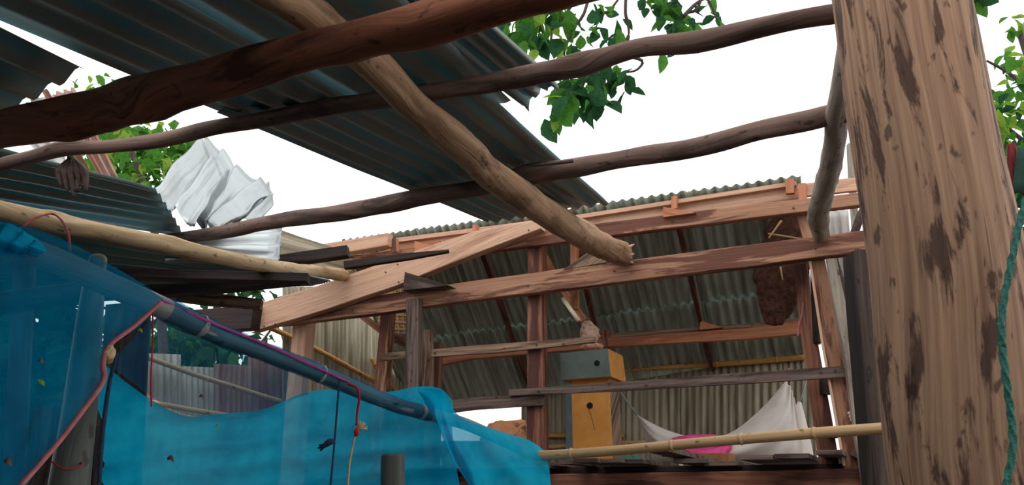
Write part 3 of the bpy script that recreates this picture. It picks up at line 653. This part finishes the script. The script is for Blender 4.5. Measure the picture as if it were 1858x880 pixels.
# --- nest ------------------------------------------------------------------
ns = empty('hanging_nest', PF(1415, 588, .55), 'large dark brown hanging nest mass under the roof near the right house post', 'nest')
def nestpart(name, spec, o):
    P = [PF(x, y, o) for x, y, r in spec]; Rr = [mm(r, p) for (x, y, r), p in zip(spec, P)]
    pts = cat_rom(P, 6); rr = lerps(Rr, 6)
    def prof(i, t, L):
        o_ = []
        for j in range(22):
            a = 2 * math.pi * j / 22; f = 1 + .22 * noise.noise(V((math.cos(a) * 2.4, math.sin(a) * 2.4, L * 14)))
            o_.append((math.cos(a) * rr[i] * f, math.sin(a) * rr[i] * .45 * f))
        return o_
    sweep(name, pts, prof, M['nest'], up=NF, parent=ns)
nestpart('nest_body', [(1436, 385, 10), (1424, 415, 32), (1420, 450, 38), (1418, 480, 44), (1414, 510, 44), (1410, 545, 34), (1404, 570, 24), (1400, 590, 8)], .5)
nestpart('nest_fringe', [(1408, 560, 16), (1414, 575, 12), (1416, 590, 4)], .48)
for a, b in (((1394, 424), (1470, 436)), ((1416, 484), (1420, 508)), ((1418, 400), (1395, 432))):
    tube('dry_stalk', [PF(a[0], a[1], .25), PF(b[0], b[1], .22)], [.008, .006], M['bamboo'], sub=3, seg=6, parent=ns)

# --- clutter between right house post and trunk -------------------------------
beampx('dark_post', 'thick dark old post standing just left of the big trunk', 'post', [(1573, 463, 32, 3.0), (1580, 560, 32, 3.0), (1598, 760, 34, 3.0), (1615, 900, 36, 3.0), (1650, 1250, 40, 3.0)], lambda s: at(s[0], s[1], 3.0), .14, M['darkpost'], vert=True, up=V((0, 1, 0)))
rc = lambda Y: (lambda s: at(s[0], s[1], Y))
beampx('grey_board', 'pale grey twisted upright board right of the right house post', 'board', [(1508, 470, 9), (1525, 560, 10), (1540, 640, 12), (1562, 780, 12), (1575, 870, 12), (1640, 1330, 12)], rc(4.98), .03, M['log_grey'], vert=True, up=V((0, 1, 0)), jit=.3)
tube('branch', [PF(1512, 470, .08), PF(1531, 530, .08), PF(1526, 570, .08), PF(1538, 610, .08), PF(1542, 668, .02)], [.03, .02, .028, .02, .012], M['bark'], label='crooked brown branch beside the right house post', cat='branch')
tube('branch', [PF(1574, 362, -.04), PF(1562, 390, -.04), PF(1549, 426, 0)], [.012, .028, .03], M['bark'], label='short dark twisted branch on the right end of the lower beam', cat='branch')
blob('dried_gourd', PF(1541, 625, 0), .03, .03, .09, M['log_tan'], .35, tilt=.2, label='pale dried pod hanging above the end of the weathered board', cat='pod')
blob('dried_gourd', PF(1548, 672, -.01), .032, .03, .075, M['log_tan'], .35, tilt=-.3, label='pale dried pod hanging at the end of the weathered board', cat='pod')
blob('gourd', PF(1572, 800, .02), .04, .04, .035, M['timber_orange'], .1, label='small reddish round gourd under the bamboo rail', cat='gourd')
tube('stick', [PF(1592, 790, .0), PF(1570, 834, .0)], [.012, .018], M['log_tan'], label='short pale stick under the reddish gourd', cat='stick')
beampx('bracket_board', 'short weathered board sloping down beneath the bamboo rail near the dark post', 'board', [(1545, 820, 6), (1604, 850, 6)], onF(.03), .04, M['weather'])
sheet('side_sheet', at(1500, 385, 5.6), at(1538, 380, 5.4), at(1550, 560, 5.4), at(1515, 560, 5.6), M['zinc_white'], n=3, amp=.02, label='pale corrugated sheet edge seen right of the grey pole foot', cat='roofing sheet')
for k, l in enumerate(('uppermost', 'middle', 'lowest')):
    blob('white_bead', PF(1541 + k * 2, 750 + k * 6, .055), .012, .012, .012, M['tube'], 0, label=l + ' of three tiny white beads low on the right house post', cat='bead', group='white beads on the post')
beampx('far_post', 'thin greenish post tip rising behind the leaning pole', 'post', [(1542, 262, 4), (1546, 330, 5), (1556, 480, 5)], rc(5.8), .05, M['log_grey'], vert=True, up=V((0, 1, 0)))
for k, (x, l) in enumerate(((1456, 'left'), (1466, 'middle'), (1475, 'right'))):
    cord('dry_strip', l + ' of the three dry fibre strips hanging beside the dark nest', [PF(x, 500, .35), PF(x + 3, 560, .35), PF(x + 6 + k * 3, 625, .35)], .009, (M['bamboo'], M['darkpost'], M['timber_dark'])[k])
cord('red_tie', 'faded red tie hanging near the end of the orange purlin', [PF(1457, 550, .2), PF(1455, 572, .2), PF(1450, 590, .2), PF(1448, 610, .2)], .007, M['ribbon'])
bamboo('front_rail', 'long dry bamboo pole from the net corner to the dark post by the trunk', [at(950, 828, 3.35), at(1100, 819, 3.15), at(1300, 801, 2.9), at(1460, 787, 2.7), at(1624, 776, 2.52)], .0195, .0185, (.16, .40, .565, .775, .985), M['bamboo'])

# --- broken timbers on the left ---------------------------------------------------
beampx('charred_beam', 'blackened beam end poking right above the pale pole', 'beam', [(508, 472, 7), (560, 467, 10), (632, 457, 10)], rc(5.9), .10, M['char'])
beampx('charred_board', 'thin charred board pointing right over the diagonal timber', 'board', [(625, 482, 7), (740, 466, 6), (815, 456, 2)], rc(5.9), .05, M['char'])
beampx('loose_timber', 'orange rounded timber end lying under the left end of the ridge', 'beam', [(590, 455, 11), (650, 446, 12), (708, 436, 12)], onF(-.15), .08, M['timber_pale'])
beampx('loose_board', 'dark red board lying under the charred board', 'board', [(630, 490, 6), (740, 474, 6), (800, 462, 4)], onF(.1), .04, M['timber_dark'])
beampx('loose_board', 'thin orange slat tucked between the charred board and the ridge', 'board', [(640, 478, 5), (715, 456, 6), (800, 444, 6)], onF(.12), .04, M['timber_orange'])
beampx('stub_post', 'little upright block at the right end of the loose orange timber', 'post', [(716, 434, 6), (717, 458, 6)], onF(-.1), .05, M['timber'], vert=True, sub=2)
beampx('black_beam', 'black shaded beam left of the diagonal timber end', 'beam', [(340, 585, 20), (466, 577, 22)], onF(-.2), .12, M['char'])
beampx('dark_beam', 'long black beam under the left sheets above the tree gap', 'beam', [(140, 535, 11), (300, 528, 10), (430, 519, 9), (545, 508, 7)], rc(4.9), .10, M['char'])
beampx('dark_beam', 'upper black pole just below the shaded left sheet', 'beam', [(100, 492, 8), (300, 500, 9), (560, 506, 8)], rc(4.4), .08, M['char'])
beampx('brown_board', 'brown board sloping behind the net corner towards the diagonal timber', 'board', [(270, 528, 12), (380, 543, 12), (475, 553, 9)], rc(5.4), .05, M['weather_tan'])
beampx('orange_board', 'pale orange board behind the black beam, with leaves beyond', 'board', [(325, 525, 4), (400, 514, 8), (460, 512, 7)], rc(6.2), .04, M['timber_orange'])
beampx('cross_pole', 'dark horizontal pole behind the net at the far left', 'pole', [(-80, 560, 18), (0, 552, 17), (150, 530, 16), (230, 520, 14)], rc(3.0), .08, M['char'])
e = tube('dry_leaf_bundle', [R(128, 285, 0), R(135, 310, 0), at(140, 345, 3.1)], [.012, .03, .012], M['bark'], label='dark dried leaves hanging from the thin pole at far left', cat='dead leaves')
for k in range(5):
    x = 108 + k * 11
    tube('leaf', [at(130, 285, 3.1), at(x, 312, 3.1), at(x + 4, 338 + 10 * (k % 3), 3.1)], [.006, .02, .004], M['bark'], seg=5, parent=e)

# --- fence behind the net ----------------------------------------------------------
PFE = lambda px, py, o=0: hit(px, py, V((-1.98, 7.3, 0)) + V((.966, -.26, 0)) * -0 + NFE * o, NFE)
fe = empty('wall_fence', at(400, 800, 6), kind='structure')
def FP(px, py, o=0): # fence plane running away to the right
    n = V((.80, -.60, 0)); return hit(px, py, V((-2.75, 7.6, 0)) + n * o, n)
xs = [120, 190, 240, 322, 388, 450, 535]
tp = [640, 640, 640, 664, 660, 640, 636]
for i in range(6):
    sheet('fence_sheet', FP(xs[i], tp[i], -.02 * (i % 2)), FP(xs[i + 1] + 6, tp[i] + 3, -.02 * (i % 2)), FP(xs[i + 1] + 6, 960), FP(xs[i], 960), M['fence'] if i != 4 and i != 5 else M['zinc_rust'], n=7, amp=.012, segv=6, parent=fe)
bamboo('fence_rail', 'upper bamboo rail of the fence seen through the thin net', [FP(205, 622, .2), FP(245, 640, .2), FP(370, 685, .2), FP(525, 733, .2)], .022, .024, (.12, .3, .5, .68, .88), M['bamboo'])
bamboo('fence_rail', 'lower bamboo rail of the fence disappearing behind the blue net', [FP(150, 700, .2), FP(190, 712, .2), FP(300, 735, .2), FP(430, 757, .2)], .02, .022, (.15, .4, .62, .85), M['bamboo'])
# planks wall behind the net at far left
pw = empty('wall_side', at(60, 900, 3.7), kind='structure')
for i in range(11):
    x = -190 + i * 42 + random.uniform(-3, 3)
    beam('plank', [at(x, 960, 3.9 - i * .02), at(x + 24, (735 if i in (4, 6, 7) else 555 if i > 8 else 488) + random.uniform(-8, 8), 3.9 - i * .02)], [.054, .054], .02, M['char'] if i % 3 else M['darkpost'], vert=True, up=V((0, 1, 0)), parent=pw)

# ================================================================== BLUE NET ENCLOSURE
tube('net_post', [at(178, 470, 2.35), at(170, 520, 2.3), at(163, 580, 2.25), at(150, 700, 2.2), at(126, 880, 2.1), at(100, 1100, 2.05)], [.026, .031, .037, .043, .049, .05], M['bamboo_grey'],
     sub=6, seg=20, rough=.03, label='grey bamboo post wrapped by the blue net on the left', cat='post')
cord('red_tie', 'thin red tie around the grey bamboo post near the bottom', [at(95, 838, 2.02), at(118, 852, 2.0), at(146, 846, 2.03), at(148, 838, 2.1)], .0025, M['red'])
npole = [(-120, 385, 1.72), (0, 436, 1.8), (100, 472, 1.9), (200, 517, 2.0), (300, 561, 2.15), (400, 608, 2.35), (500, 646, 2.55), (600, 686, 2.75), (700, 728, 2.95), (780, 752, 3.1), (850, 772, 3.25), (960, 822, 3.42)]
bamboo('net_pole', 'long bamboo pole sheathed in blue net sloping down from left to centre', [at(*q) for q in npole], .036, .024, (.42, .62, .8), M['bamboo_pole'])
rpt = lambda v: (v)
# net sleeve around the pole
pts = cat_rom([at(*q) for q in npole[4:10]], 10)
nsl = len(pts)
def sl(i, t, L):
    r = .036 - .008 * t
    return [((r + .006 * noise.noise(V((j, L * 9, 0)))) * math.cos(2 * math.pi * j / 14), (r + .006 * noise.noise(V((j, L * 9, 4)))) * math.sin(2 * math.pi * j / 14)) for j in range(14)]
net = empty('shade_net', at(300, 900, 2.4), 'sheer bright blue netting draped over the sloping pole across the lower left', 'net')
sweep('net_sleeve', pts, sl, M['net_thin'], cap=False, parent=net)
# left panel draped over pole
def ff(a, f, ph=0):
    return lambda u, v, p: V((0, 1, 0)) * a * (math.sin(u * f + v * 3 + ph) + noise.noise(p * 6)) + V((0, 0, 1)) * a * .3 * noise.noise(p * 9)
rows = [[(-130, 380, 1.86), (0, 402, 1.92), (90, 422, 2.0), (200, 480, 2.08), (288, 534, 2.2)],
        [(-130, 385, 1.68), (0, 412, 1.74), (90, 440, 1.82), (200, 494, 1.92), (291, 546, 2.06)],
        [(-130, 450, 1.6), (0, 480, 1.66), (80, 520, 1.74), (160, 575, 1.84), (252, 590, 1.98)],
        [(-130, 560, 1.6), (0, 590, 1.66), (70, 610, 1.74), (130, 640, 1.84), (198, 632, 1.94)],
        [(-130, 700, 1.6), (-10, 715, 1.66), (60, 720, 1.74), (120, 715, 1.8), (186, 694, 1.88)],
        [(-130, 820, 1.58), (-20, 830, 1.62), (30, 825, 1.68), (70, 815, 1.72), (104, 808, 1.78)],
        [(-130, 960, 1.55), (-60, 960, 1.6), (-40, 955, 1.64), (-10, 945, 1.68), (10, 935, 1.72)]]
surf('net_panel', [[at(*q) for q in r] for r in rows], M['net'], 8, 6, ff(.012, 14), parent=net)
# bunched knot at the far left top
surf('net_bunch', [[at(*q) for q in r] for r in ([(-60, 400, 1.8), (10, 403, 1.75), (50, 420, 1.75), (75, 440, 1.78)], [(-60, 440, 1.66), (0, 432, 1.66), (40, 446, 1.68), (78, 452, 1.72)], [(-60, 470, 1.7), (-10, 462, 1.7), (20, 462, 1.72), (60, 462, 1.74)])], M['net2'], 8, 8, ff(.02, 25), parent=net)
# main lower panel
topl = [(184, 655, 2.3), (225, 690, 2.35), (285, 728, 2.45), (345, 756, 2.55), (420, 751, 2.65), (480, 740, 2.75), (540, 718, 2.85), (595, 706, 2.95), (650, 716, 3.02), (700, 714, 3.06), (760, 704, 3.1), (800, 708, 3.12), (822, 730, 3.15)]
rows = [[at(*q) for q in topl]]
for k, (yy, dy) in enumerate(((800, .1), (870, .12), (960, .1))):
    rows.append([at(x + (10 * k if x > 600 else 0), max(yy, y + 30 + 40 * k), Y + dy) for x, y, Y in topl])
surf('net_panel', rows, M['net2'], 8, 8, lambda u, v, p: V((0, 1, 0)) * .02 * (math.sin(v * 30 + u * 9 + 4 * noise.noise(p * 1.2)) + noise.noise(p * 4) + .7 * noise.noise(V((p.x * 3, p.y * 3, p.z * 22)))) * min(1, v * 4) + V((0, 0, .012)) * noise.noise(p * 5), parent=net)
# right hand swag
rows = [[(756, 703, 3.0), (800, 708, 3.0), (815, 735, 3.05), (845, 762, 3.1), (900, 780, 3.2), (955, 797, 3.3), (985, 815, 3.35)],
        [(762, 715, 2.96), (795, 728, 2.94), (806, 755, 2.98), (838, 790, 3.03), (890, 812, 3.12), (945, 830, 3.24), (994, 840, 3.32)],
        [(770, 728, 2.94), (786, 742, 2.92), (805, 785, 2.94), (838, 830, 2.98), (885, 855, 3.08), (945, 868, 3.2), (999, 870, 3.3)],
        [(778, 742, 2.98), (790, 760, 2.95), (815, 820, 2.96), (850, 880, 2.98), (880, 930, 3.05), (945, 930, 3.18), (1002, 940, 3.3)]]
surf('net_swag', [[at(*q) for q in r] for r in rows], M['net2'], 8, 8, lambda u, v, p: V((0, 1, 0)) * .03 * (math.sin(u * 20 - v * 9) + noise.noise(p * 5)) * min(1, .3 + v), parent=net)
# thin veil between pole and lower panel
rows = [[(292, 560, 2.3), (380, 605, 2.42), (470, 645, 2.6), (560, 690, 2.85)], [(240, 610, 2.3), (350, 665, 2.45), (450, 700, 2.65), (560, 712, 2.88)], [(196, 660, 2.34), (330, 750, 2.56), (440, 750, 2.72), (560, 716, 2.9)]]
surf('net_veil', [[at(*q) for q in r] for r in rows], M['net_thin'], 8, 8, ff(.01, 8), parent=net)
def strip(name, pts, w_, mat, **kw):
    P = cat_rom([at(*q) for q in pts], 8)
    return sweep(name, P, lambda i, t, L: [(w_, .001), (-w_, .001), (-w_, -.001), (w_, -.001)], mat, up=V((0, -1, .2)), **kw)
strip('net_hem', [(293, 547, 2.02), (245, 590, 1.95), (197, 628, 1.9), (187, 660, 1.87), (187, 692, 1.85), (150, 745, 1.8), (102, 807, 1.74), (36, 882, 1.66)], .0068, M['ribbon'], parent=net)
strip('net_tape', [(293, 545, 2.1), (390, 588, 2.28), (480, 624, 2.46), (560, 660, 2.62), (635, 694, 2.78)], .004, M['purple'], parent=net)
blob('knot', at(198, 644, 1.9), .014, .014, .02, M['twine'], .5, label='straw coloured knot on the pink hem ribbon', cat='knot')
# cords
cord('red_string', 'red cord looped over the pale pole at far left', [at(25, 425, 1.75), at(60, 398, 2.2), at(92, 388, 2.6), at(110, 398, 2.5), at(124, 425, 2.2), at(127, 460, 1.98)], .0035, M['red'])
cord('red_string', 'bright red cord tied around the net pole at the centre left', [at(632, 697, 2.74), at(648, 704, 2.72), at(652, 722, 2.72), at(648, 750, 2.74), at(647, 772, 2.75)], .005, M['red'])
tw = cord('twine', 'straw twine with a frayed tuft hanging from the bright red cord', [at(648, 772, 2.74), at(642, 800, 2.74), at(634, 840, 2.74), at(630, 900, 2.74)], .004, M['twine'])
for k in range(8):
    a = random.uniform(-.3, 1.7)
    tube('fibre', [at(650, 778, 2.73), at(650 + 14 * math.cos(a) + 3, 778 - 14 * math.sin(a), 2.73)], [.006, .002], M['twine'], sub=1, seg=5, parent=tw)
blob('knot', at(647, 784, 2.72), .009, .009, .014, M['red'], .3, parent=tw)
dc = cord('dark_string', 'dark blue cord with a knotted tuft left of the bright red cord', [at(616, 690, 2.72), at(612, 740, 2.72), at(607, 800, 2.72), at(598, 900, 2.72)], .0035, M['darkcord'])
for k in range(5):
    tube('fibre', [at(606, 800, 2.72), at(596 - k, 800 + k * 2, 2.71), at(585 - k * 2, 808 + 5 * (k % 3), 2.72)], [.008, .008, .003], M['darkcord'], sub=2, seg=5, parent=dc)
cord('red_string', 'thin dark red thread hanging from the corner of the net pole', [at(277, 560, 2.1), at(277, 620, 2.1), at(274, 690, 2.1), at(275, 738, 2.12)], .0022, M['red'])
cord('dark_string', 'knotted dark cord hanging right of the grey bamboo post', [at(212, 640, 2.0), at(198, 700, 2.0), at(188, 770, 2.0), at(183, 830, 2.0), at(178, 900, 2.0)], .005, M['darkcord'])
tube('net_stub_post', [at(713, 824, 2.9), at(713, 870, 2.9), at(713, 1100, 2.9)], [.043, .044, .045], M['bamboo_grey'], sub=3, seg=18, rough=.02, label='short grey stub post at the bottom centre in front of the net', cat='post')
# leaves fallen on the net
for k, (x, y, Y, s) in enumerate(((76, 695, 1.66, 10), (15, 838, 1.6, 14), (255, 600, 2.0, 8), (366, 720, 2.4, 8), (395, 773, 2.55, 6), (75, 655, 1.68, 9), (72, 692, 1.68, 7), (310, 833, 2.5, 12))):
    pos = ['beside the grey bamboo post, upper of two', 'at the far lower left', 'under the net pole near the pink hem', 'in the thin veil over the fence', 'on the top edge of the lower panel',
           'beside bright spots left of the post', 'left of the post, curled', 'low on the main panel'][k]
    c = at(x, y, Y); r = mm(s * .6, c)
    surf('fallen_leaf', [[c + V((-r, 0, r * .3)), c + V((0, -.004, r)), c + V((r * .6, 0, r * .4))], [c + V((-r * .8, 0, -r * .4)), c + V((0, -.006, -r * .2)), c + V((r, 0, -r))]], M['leaf_c'] if k % 2 == 0 else M['bark'], 3, 3,
         label='small fallen leaf caught in the net ' + pos, cat='leaf')

# ================================================================== TREES
def leafmesh(name, mat, w_=.36, drop=.12):
    P = [(0, 0), (.25, w_ * .75), (.5, w_), (.78, w_ * .62), (1, 0)]
    vs_, fs = [], []
    for i, (x, y) in enumerate(P):
        z = -drop * x * x * 2
        vs_ += [(x, y, z + y * .35), (x, 0, z), (x, -y, z + y * .35)]
    for i in range(4):
        a = i * 3; fs += [(a, a + 1, a + 4, a + 3), (a + 1, a + 2, a + 5, a + 4)]
    me = bpy.data.meshes.new(name); me.from_pydata(vs_, [], fs); me.materials.append(mat); return me
LM = [leafmesh('leaf_%d' % i, M[k], w_) for i, (k, w_) in enumerate((('leaf_a', .3), ('leaf_b', .34), ('leaf_c', .28), ('leaf_b', .4), ('leaf_a', .4)))]
from mathutils import Euler, Matrix
def leaf(parent, p, s, meshes, down=.6):
    o = bpy.data.objects.new('leaf', random.choice(meshes)); COL.objects.link(o); o.parent = parent; o.location = p - wloc(parent)
    o.rotation_euler = (random.uniform(-1, 1), random.gauss(down, .5), random.uniform(0, 6.28)); o.scale = (s,) * 3
def stuffleaves(parent, pts, s, mat, down=.5):
    vs_, fs = [], []
    for p in pts:
        e = Euler((random.uniform(-1, 1), random.gauss(down, .6), random.uniform(0, 6.28))).to_matrix(); q = s * random.uniform(.7, 1.3)
        b = len(vs_); vs_ += [p, p + e @ V((.5, .3, .05)) * q, p + e @ V((1, 0, -.2)) * q, p + e @ V((.5, -.3, .05)) * q]; fs += [(b, b + 1, b + 2, b + 3)]
    return new('foliage', vs_, fs, mat, parent=parent, kind='stuff')
def twig(parent, pts, r): tube('twig', pts, [r * (1 - .6 * i / (len(pts) - 1)) for i in range(len(pts))], M['bark'], sub=4, seg=6, parent=parent)
# overhanging branch, top centre
br = empty('leafy_branch', at(1080, -150, 3.9), 'leafy tree branch hanging into view at the top centre, with insect-eaten leaves', 'branch')
YB = 3.9
for l in ([(1080, -150), (1045, -10), (1010, 45), (975, 75), (958, 105)], [(1090, -150), (1066, 5), (1042, 50), (1025, 90), (1026, 106)], [(1150, -150), (1135, 5), (1139, 40), (1140, 65), (1122, 80)],
          [(1290, -150), (1272, 0), (1245, 25), (1232, 45), (1228, 60)], [(1140, 65), (1130, 100), (1090, 120), (1060, 150), (1045, 190), (1040, 200)], [(1130, 100), (1165, 110), (1155, 127), (1132, 132)],
          [(1045, -10), (1000, 30), (1000, 65), (996, 100)], [(1090, 20), (1105, 20), (1135, -20)], [(1240, 30), (1265, 5), (1285, 0), (1300, 35)]):
    twig(br, [at(x, y, YB + .02 * i) for i, (x, y) in enumerate(l)], .012)
cl = [(925, 40, 22, 15, 9), (975, 38, 28, 28, 20), (955, 80, 28, 18, 12), (1005, 62, 18, 22, 10), (1035, 30, 14, 12, 5), (1075, 62, 22, 10, 8), (1088, 22, 14, 12, 6), (1122, 55, 10, 18, 5), (1043, 88, 8, 8, 3),
      (1200, 12, 36, 12, 16), (1218, 45, 12, 12, 5), (1250, 40, 14, 12, 6), (1287, 22, 7, 14, 3), (1300, 40, 9, 5, 3), (1060, 142, 34, 14, 20), (1050, 178, 32, 20, 22), (1105, 140, 20, 18, 12),
      (1138, 152, 12, 22, 7), (1000, 212, 14, 12, 5), (1022, 190, 14, 16, 8), (1085, 195, 14, 12, 6), (1202, 100, 5, 6, 1), (1222, 100, 5, 6, 1), (1282, 90, 5, 6, 1), (1165, -30, 40, 15, 8), (950, 10, 30, 15, 10)]
for x, y, sx, sy, n in cl:
    for _ in range(int(n * 1.25)):
        leaf(br, at(x + random.uniform(-1, 1) * sx, y - 6 + random.uniform(-1, 1) * sy, YB + random.uniform(-.15, .25)), random.uniform(.08, .16), [LM[2], LM[0], LM[4], LM[1]] if x < 1040 else LM[1:4:2] + LM[:1], .75)
leafbig = empty('leafy_twig', at(1770, -60, 2.6), 'single broad green leaf cluster against the sky right of the trunk top', 'twig')
for k in range(5): leaf(leafbig, at(1755 + k * 7, -20 + (k % 2) * 8, 2.4), .10, [LM[3], LM[4]], 1.1)
# right tree
rt = empty('tree', at(1860, 600, 4.6), 'bright green leafy tree at the right edge behind the big trunk', 'tree')
twig(rt, [at(1960, 600, 4.6), at(1920, 300, 4.6), at(1880, 150, 4.6), at(1850, 60, 4.6)], .05)
for l in ([(1900, 300), (1850, 250), (1800, 210), (1780, 170)], [(1890, 200), (1840, 140), (1790, 110)], [(1900, 380), (1850, 330), (1810, 290)]):
    twig(rt, [at(x, y, 4.6) for x, y in l], .018)
for _ in range(290):
    x = random.uniform(1775, 1890); y = random.uniform(95, 330)
    if y < 160 and x < 1800 + random.uniform(0, 40): y += 90
    leaf(rt, at(x, y, 4.6 + random.uniform(-.5, .5)), random.uniform(.07, .13), [LM[0], LM[2], LM[4], LM[1]], .5)
for _ in range(14): leaf(rt, at(random.uniform(1828, 1870), random.uniform(30, 60), 4.6), .09, [LM[0], LM[2]], .5)
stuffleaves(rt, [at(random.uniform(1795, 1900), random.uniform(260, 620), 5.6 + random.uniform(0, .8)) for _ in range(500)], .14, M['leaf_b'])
surf('hanging_cloth', [[at(1828, 262, 2.2), at(1835, 262, 2.2), at(1843, 264, 2.2)], [at(1833, 350, 2.2), at(1840, 352, 2.2), at(1848, 350, 2.2)]], M['clothred'], 4, 4, ff(.01, 9), solid=.004, label='narrow dark red cloth strip hanging right of the trunk', cat='cloth')
surf('hanging_cloth', [[at(1846, 268, 2.15), at(1870, 268, 2.15), at(1890, 270, 2.15)], [at(1840, 350, 2.15), at(1866, 355, 2.15), at(1890, 350, 2.15)]], M['clothgreen'], 4, 4, ff(.01, 9), solid=.004, label='dark green cloth hanging at the right edge beside the rope', cat='cloth')
# left trees
lt = empty('tree', at(260, 600, 8.5), 'bright leafy tree seen through the roof gaps on the left', 'tree')
twig(lt, [at(300, 700, 9), at(280, 420, 9), at(240, 280, 9), at(180, 200, 9)], .06)
n = 0
while n < 300:
    x = random.uniform(125, 385); y = random.uniform(135, 350); 
    if y < 150 + (x - 160) * .35 - 10 and x > 160: 
        if not (x < 225): continue
    if x > 300 and y < 250: continue
    leaf(lt, at(x, y, 8.5 + random.uniform(-.5, .9)), random.uniform(.10, .2), [LM[0], LM[2], LM[4]], .6); n += 1
stuffleaves(lt, [at(random.uniform(180, 360), random.uniform(230, 345), 9.5 + random.uniform(0, .6)) for _ in range(500)], .2, M['leaf_a'])
lt2 = empty('tree', at(360, 800, 9.5), 'dark leafy tree showing above the fence beneath the net pole', 'tree')
twig(lt2, [at(430, 1140, 9.8), at(430, 640, 9.8), at(470, 580, 9.8), at(520, 540, 9.8)], .03)
twig(lt2, [at(440, 660, 9.8), at(490, 600, 9.8), at(500, 560, 9.8)], .02)
twig(lt2, [at(520, 680, 9.8), at(515, 620, 9.8), at(500, 585, 9.8)], .02)
for _ in range(260):
    x = random.gauss(320, 62); y = 635 + random.gauss(0, 22)
    leaf(lt2, at(x, y, 9.6 + random.uniform(-.4, .6)), random.uniform(.16, .28), [LM[1], LM[3], LM[0]], .6)
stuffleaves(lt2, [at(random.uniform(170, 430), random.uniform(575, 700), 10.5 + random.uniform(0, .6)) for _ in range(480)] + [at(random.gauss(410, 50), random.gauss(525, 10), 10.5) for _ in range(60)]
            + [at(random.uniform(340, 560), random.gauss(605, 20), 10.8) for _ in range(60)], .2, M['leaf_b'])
lt3 = empty('tree', at(-20, 900, 5), 'shaded leafy tree behind the net at the far left edge', 'tree')
twig(lt3, [at(-40, 1000, 5.5), at(-20, 700, 5.5), at(20, 560, 5.5)], .06)
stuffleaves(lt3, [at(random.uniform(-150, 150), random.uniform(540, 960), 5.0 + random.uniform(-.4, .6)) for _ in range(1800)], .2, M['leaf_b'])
